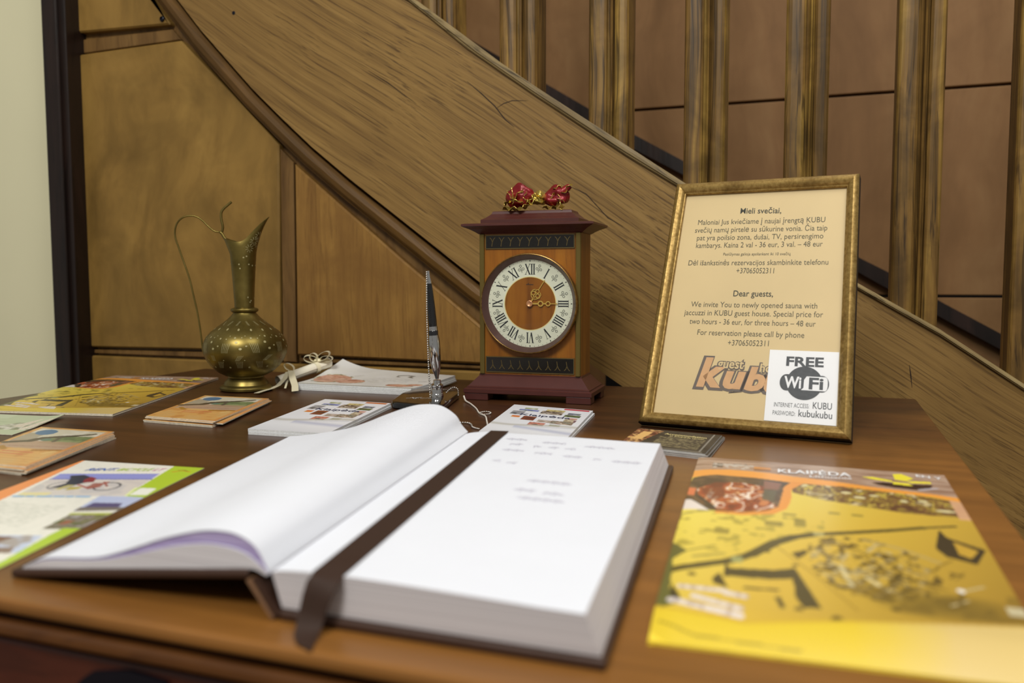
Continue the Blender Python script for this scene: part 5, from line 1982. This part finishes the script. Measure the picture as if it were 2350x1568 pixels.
tag(wr.build('signature', M['silver'], ps), kind='stuff')
# pen
top_l = Vector((-.0060, .0022, .1790))
base_l = Vector((.0, 0, .0335))
pen = empty('pen', (PSX, PSY, 0.7838), 0, label='slim black and chrome pen standing upright in the stand', cat='pen')
crr = cam_r
lean = (-crr * 0.0105 + Vector((0, 0, .1445)))
axp = lean.normalized()


def pen_pt(t):
    return axp * t


def seg(prof, name, mat):
    q = axp.to_track_quat('Z', 'Y').to_matrix()
    MB().lathe(prof, 24, xf=lambda x, y, z: tuple(q @ Vector((x, y, z)))).build(name, mat, pen, angle=50)


seg([(0, .0003), (.0022, .0004), (.0028, .004), (.0052, .012), (.0074, .026), (.0080, .040), (.0078, .052), (.0072, .058), (.0066, .0600)], 'lower_barrel', M['chrome'])
seg([(.0064, .0598), (.0066, .0660), (.0060, .0668)], 'collar', plain('dark_collar', '15161a', .15, spec=.6, coat=.4))
seg([(.0062, .0660), (.0062, .0720)], 'ring', M['chrome'])
seg([(.0056, .0718), (.0058, .080), (.0052, .100), (.0042, .120), (.0034, .1300)], 'upper_barrel', M['blackgloss'])
seg([(.0032, .1298), (.0033, .133), (.0024, .140), (.0019, .147), (.0, .1478)], 'tip', M['chrome'])
# chain: up along the pen, over to the table
ch = MB()
inv2 = Matrix.Rotation(R(12), 3, 'Z')


def wl(x, y, z):
    v = inv2 @ Vector((x - PSX, y - PSY, 0))
    return Vector((v.x, v.y, z - .75))


def beads(path, r_=.0013, step=.0031):
    P = [Vector(p) for p in path]
    acc = 0.0
    for a, b in zip(P, P[1:]):
        L_ = (b - a).length
        while acc < L_:
            ch.ball(a + (b - a) * (acc / L_), r_, 7, 5)
            acc += step
        acc -= L_
    ch.tube(path, .0003, 4)


toCam = Vector((PSX, PSY, -0.1)).normalized()
tw = Vector((PSX, PSY, .7838)) + axp * .1455
side = -crr * .004 - Vector((toCam.x, toCam.y, 0)) * .005
pa = tw + side * .6
pb2 = Vector((PSX, PSY, .7612)) - crr * .0092 - Vector((toCam.x, toCam.y, 0)) * .030
beads([wl(*p) for p in smooth([tuple(pa), tuple(pa * .66 + pb2 * .34 + side * .3), tuple(pa * .33 + pb2 * .67 + side * .3), tuple(pb2)], 6)])
q0 = Vector((PSX, PSY, .7612)) - crr * .0085 - Vector((toCam.x, toCam.y, 0)) * .032
beads([wl(*p) for p in smooth([(-.4006, .9768, .7515), (-.3975, .985, .7515), (-.3915, .984, .7515), (-.3864, .978, .7515), (-.3862, .968, .7515), (-.393, .965, .7515), (-.400, .9733, .7515)], 4)], .0011, .0027)
beads([wl(*p) for p in smooth([(-.402, .897, .7515), (-.3941, .9003, .7515), (-.3843, .9006, .7515), (-.3760, .890, .7515), (-.3682, .8755, .7515), (-.357, .8677, .7515)], 4)], .0012, .0028)
beads([wl(*p) for p in smooth([(PSX + .012, PSY + .004, .7660), (PSX + .018, PSY + .010, .7720), (PSX + .024, PSY + .014, .7700), (PSX + .026, PSY + .012, .7606)], 4)], .0011, .0027)
chain = ch.build('ball_chain', plain('chain_nickel', 'c8c4be', .2, metal=.9), ps, angle=60)
chain['kind'] = 'stuff'
cd = MB().tube([wl(*p) for p in smooth([(-.4640, 1.072, .7570), (-.4570, 1.062, .7522), (-.440, 1.040, .7515), (-.418, 1.006, .7512), (-.4003, .9733, .7512), (-.385, .955, .7512), (-.371, .925, .7512), (-.360, .900, .7512)], 4)], .0011, 6)
cd.build('cord', M['cordwhite'], ps, angle=60)

# ------------------------------------------------------------------ framed notice
FQ = [-0.0802, 0.9350, -0.1617, 0.2287, 0.2118, 0.3054, -0.0056]
fx, fy, fyaw, w0, w1, FH, fsh = FQ
AL = 0.40
fm = empty('picture_frame', (fx, fy, 0.7535), label='gilt picture frame with a parchment guest notice and wifi card leaning on its stand', cat='picture frame')
fm.rotation_euler = (Matrix.Rotation(fyaw, 3, 'Z') @ Matrix.Rotation(-AL, 3, 'X')).to_euler()


def fp(s, t, d):
    """s across -.5...5, t up 0..1, d depth in front of the paper plane (towards the viewer)"""
    return (s * (w0 + (w1 - w0) * t) + fsh * t, -d, t * FH)


# moulding: a profile swept along each side with mitred ends; inset q metres from the outer edge
prof = [(0.0, -.008), (0.0, .004), (.0012, .0062), (.0040, .0082), (.0075, .0090), (.0110, .0082), (.0140, .0060), (.0160, .0034), (.0172, .0030), (.0180, .0016), (.0180, -.0004), (.0150, -.008)]
prof = [(q * .78, d) for q, d in prof]
WM = (w0 + w1) / 2
cs = [(-.5, 0), (.5, 0), (.5, 1), (-.5, 1)]
nrm = [(1, 1), (-1, 1), (-1, -1), (1, -1)]
for i, nmn in enumerate(('bottom_rail', 'right_rail', 'top_rail', 'left_rail')):
    a, b = cs[i], cs[(i + 1) % 4]
    na, nb_ = nrm[i], nrm[(i + 1) % 4]
    A_ = [fp(a[0] + na[0] * q / WM, a[1] + na[1] * q / FH, d) for q, d in prof]
    B_ = [fp(b[0] + nb_[0] * q / WM, b[1] + nb_[1] * q / FH, d) for q, d in prof]
    mb = MB().grid([A_, B_], 0, True, closeu=True)
    k = len(prof)
    mb.m[0] = 1
    mb.m[1] = 1 if i == 0 else 0  # lower edge of the bottom rail blackened to deepen the shade beneath
    mb.f += [tuple(range(k)), tuple(range(k, 2 * k))]
    mb.m += [0, 0]
    mb.sm += [False, False]
    mb.build(nmn, [M['gilt'], M['giltdark']], fm, angle=28)
qs, qt = .0128 / WM, .0128 / FH


def fquad(s0, s1, t0, t1, d):
    return [fp(s0, t0, d), fp(s1, t0, d), fp(s1, t1, d), fp(s0, t1, d)]


def fslab(s0, s1, t0, t1, d0, d1, name, mat, parent=fm):
    mb = MB()
    hexa(mb, fquad(s0, s1, t0, t1, d0), fquad(s0, s1, t0, t1, d1))
    return mb.build(name, mat, parent)


fslab(-.5 + qs, .5 - qs, qt, 1 - qt, -.0062, -.0022, 'backing_board', M['giltdark'])
pap = fslab(-.5 + qs, .5 - qs, qt, 1 - qt, -.0020, -.0016, 'notice_paper', M['parch'])
PD = -.0014
ft_ = lambda s, t: fp(s, t, PD)
notice = [('Mieli svečiai,', -0.1158, 0.8661, 0.1057, 0.8612, 1), ('Maloniai Jus kviečiame į naujai įrengtą KUBU', -0.348, 0.8233, 0.3349, 0.8177, 0),
          ('svečių namų pirtelę su sūkurine vonia. Čia taip', -0.3588, 0.7894, 0.3475, 0.7838, 0), ('pat yra poilsio zona, dušai, TV, persirengimo', -0.3417, 0.7559, 0.3299, 0.7517, 0),
          ('kambarys. Kaina 2 val - 36 eur, 3 val. – 48 eur', -0.3405, 0.723, 0.3287, 0.7193, 0), ('Pasiūlymas galioja apsilankant iki 10 svečių', -0.1822, 0.6887, 0.172, 0.6863, 2),
          ('Dėl išankstinės rezervacijos skambinkite telefonu', -0.3696, 0.6487, 0.361, 0.6465, 0), ('+37065052311', -0.1006, 0.614, 0.0951, 0.6133, 0), ('Dear guests,', -0.1032, 0.5202, 0.1006, 0.5199, 1),
          ('We invite You to newly opened sauna with', -0.3218, 0.4754, 0.32, 0.4754, 0), ('jaccuzzi in KUBU guest house. Special price for', -0.3524, 0.4409, 0.3494, 0.4426, 0),
          ('two hours - 36 eur, for three hours – 48 eur', -0.3172, 0.4059, 0.3169, 0.4066, 0), ('For reservation please call by phone', -0.2672, 0.362, 0.2672, 0.3627, 0), ('+37065052311', -0.1026, 0.3241, 0.1006, 0.3266, 0)]
for body, s0, t0, s1, t1, kd in notice:
    tn = MB()
    put_text(tn, body, s0, s1, (0.0315, 0.034, 0.0165)[kd], ft_, t0, t1, offset=(-.002, .009, 0)[kd])
    tag(tn.build('heading_line' if kd == 1 else 'text_line', M['textbold' if kd == 1 else 'textink'], pap), kind='stuff')
# guest house logo
lg_, lf, ls = MB(), MB(), MB()
fd = lambda d: (lambda s, t: fp(s, t, PD + d))
KU = [('k', -.238, -.098, .165), ('u', -.105, .005, .163), ('b', .000, .100, .160), ('u', .095, .200, .158)]
for c_, s0, s1, t in KU:
    sz = .135 if c_ in 'kb' else .130
    sz = {'k': .150, 'u': .125, 'b': .118}[c_]
    put_text(lg_, c_, s0 - .018, s1 + .018, sz * 1.04, fd(.0001), t - .004, offset=.085, shear=.22)
    put_text(lf, c_, s0, s1, sz, fd(.0003), t, offset=.045, shear=.22)
put_text(lg_, 'guest', -.150, -.005, .055, fd(.0002), .234, offset=.075, shear=.1)
put_text(ls, 'guest', -.143, -.012, .050, fd(.0004), .236, offset=.018, shear=.1)
put_text(lg_, 'house', .060, .215, .050, fd(.0002), .226, offset=.075, shear=.1)
put_text(ls, 'house', .067, .208, .045, fd(.0004), .228, offset=.018, shear=.1)
tag(lg_.build('logo_outline', M['logogrey'], pap), kind='stuff')
tag(lf.build('logo', M['salmon'], pap), kind='stuff')
tag(ls.build('logo_small', M['parch'], pap), kind='stuff')
# wifi card
cdm = fslab(.1095, .4320, .0500, .3130, -.0011, -.0006, 'wifi_card', M['white'])
CD = -.0005
fc = lambda d: (lambda s, t: fp(s, t, CD + d))
wk, ww = MB(), MB()
put_text(wk, 'FREE', .192, .365, .0475, fc(0), .2560, .2568, offset=.035)
K_ = FH / WM
cx, cy = .2815, .194


def blob(mb, P, d, mi=0):
    mb.add([fp(s, t, CD + d) for s, t in P], [tuple(range(len(P)))], mi)


blob(wk, circle(cx, cy, .0830, .0830 / K_ * 1.02, 40), .0001)
blob(wk, rrect(.1685, .3935, cy - .0300, cy + .0300, .0300, 8), .00015)
# rounded pill corners corrected for the sheet's aspect
blob(ww, [(.2790 + .012, cy + .0255), (.378, cy + .0255), (.3850, cy + .0190), (.3875, cy + .008), (.3875, cy - .008), (.3850, cy - .0190), (.378, cy - .0255), (.2680, cy - .0255), (.2790, cy - .0170), (.2800, cy + .0120)], .0002)
put_text(ww, 'Wi', .189, .268, .058, fc(.0002), cy - .0185, offset=.03)
put_text(wk, 'Fi', .303, .368, .058, fc(.0003), cy - .0195, offset=.03)
put_text(wk, 'INTERNET ACCESS:', .1500, .310, .0225, fc(0), .1030, .1045)
put_text(wk, 'KUBU', .326, .410, .0345, fc(0), .1045, .1050, offset=.004)
put_text(wk, 'PASSWORD:', .1470, .250, .0225, fc(0), .0735, .0735)
put_text(wk, 'kubukubu', .2640, .413, .0360, fc(0), .0735, .0728, offset=.008)
tag(wk.build('card_print', M['cardink'], cdm), kind='stuff')
tag(ww.build('card_print_white', M['white'], cdm), kind='stuff')
fslab(-.5 + qs * .9, .5 - qs * .9, qt * .9, 1 - qt * .9, .0002, .0008, 'glass_pane', M['glass'])
# easel leg behind
el = MB()
ivm = fm.rotation_euler.to_matrix().inverted()


def back_pt(s, t, drop):
    p = Vector(fp(s, t, -.0085))
    if drop is not None:
        w_ = fm.rotation_euler.to_matrix() @ p
        w_ = Vector((w_.x, w_.y + drop, 0.0004 - .0035))
        p = ivm @ w_
    return tuple(p)


A0, A1, B0, B1 = back_pt(-.12, .62, None), back_pt(.12, .62, None), back_pt(-.20, .60, .07), back_pt(.20, .60, .07)
off = Vector((0, .0025, 0))
el.add([A0, A1, B1, B0] + [tuple(Vector(p) + off) for p in (A0, A1, B1, B0)], [(0, 1, 2, 3), (4, 7, 6, 5), (0, 4, 5, 1), (1, 5, 6, 2), (2, 6, 7, 3), (3, 7, 4, 0)])
el.build('easel_leg', M['giltdark'], fm)
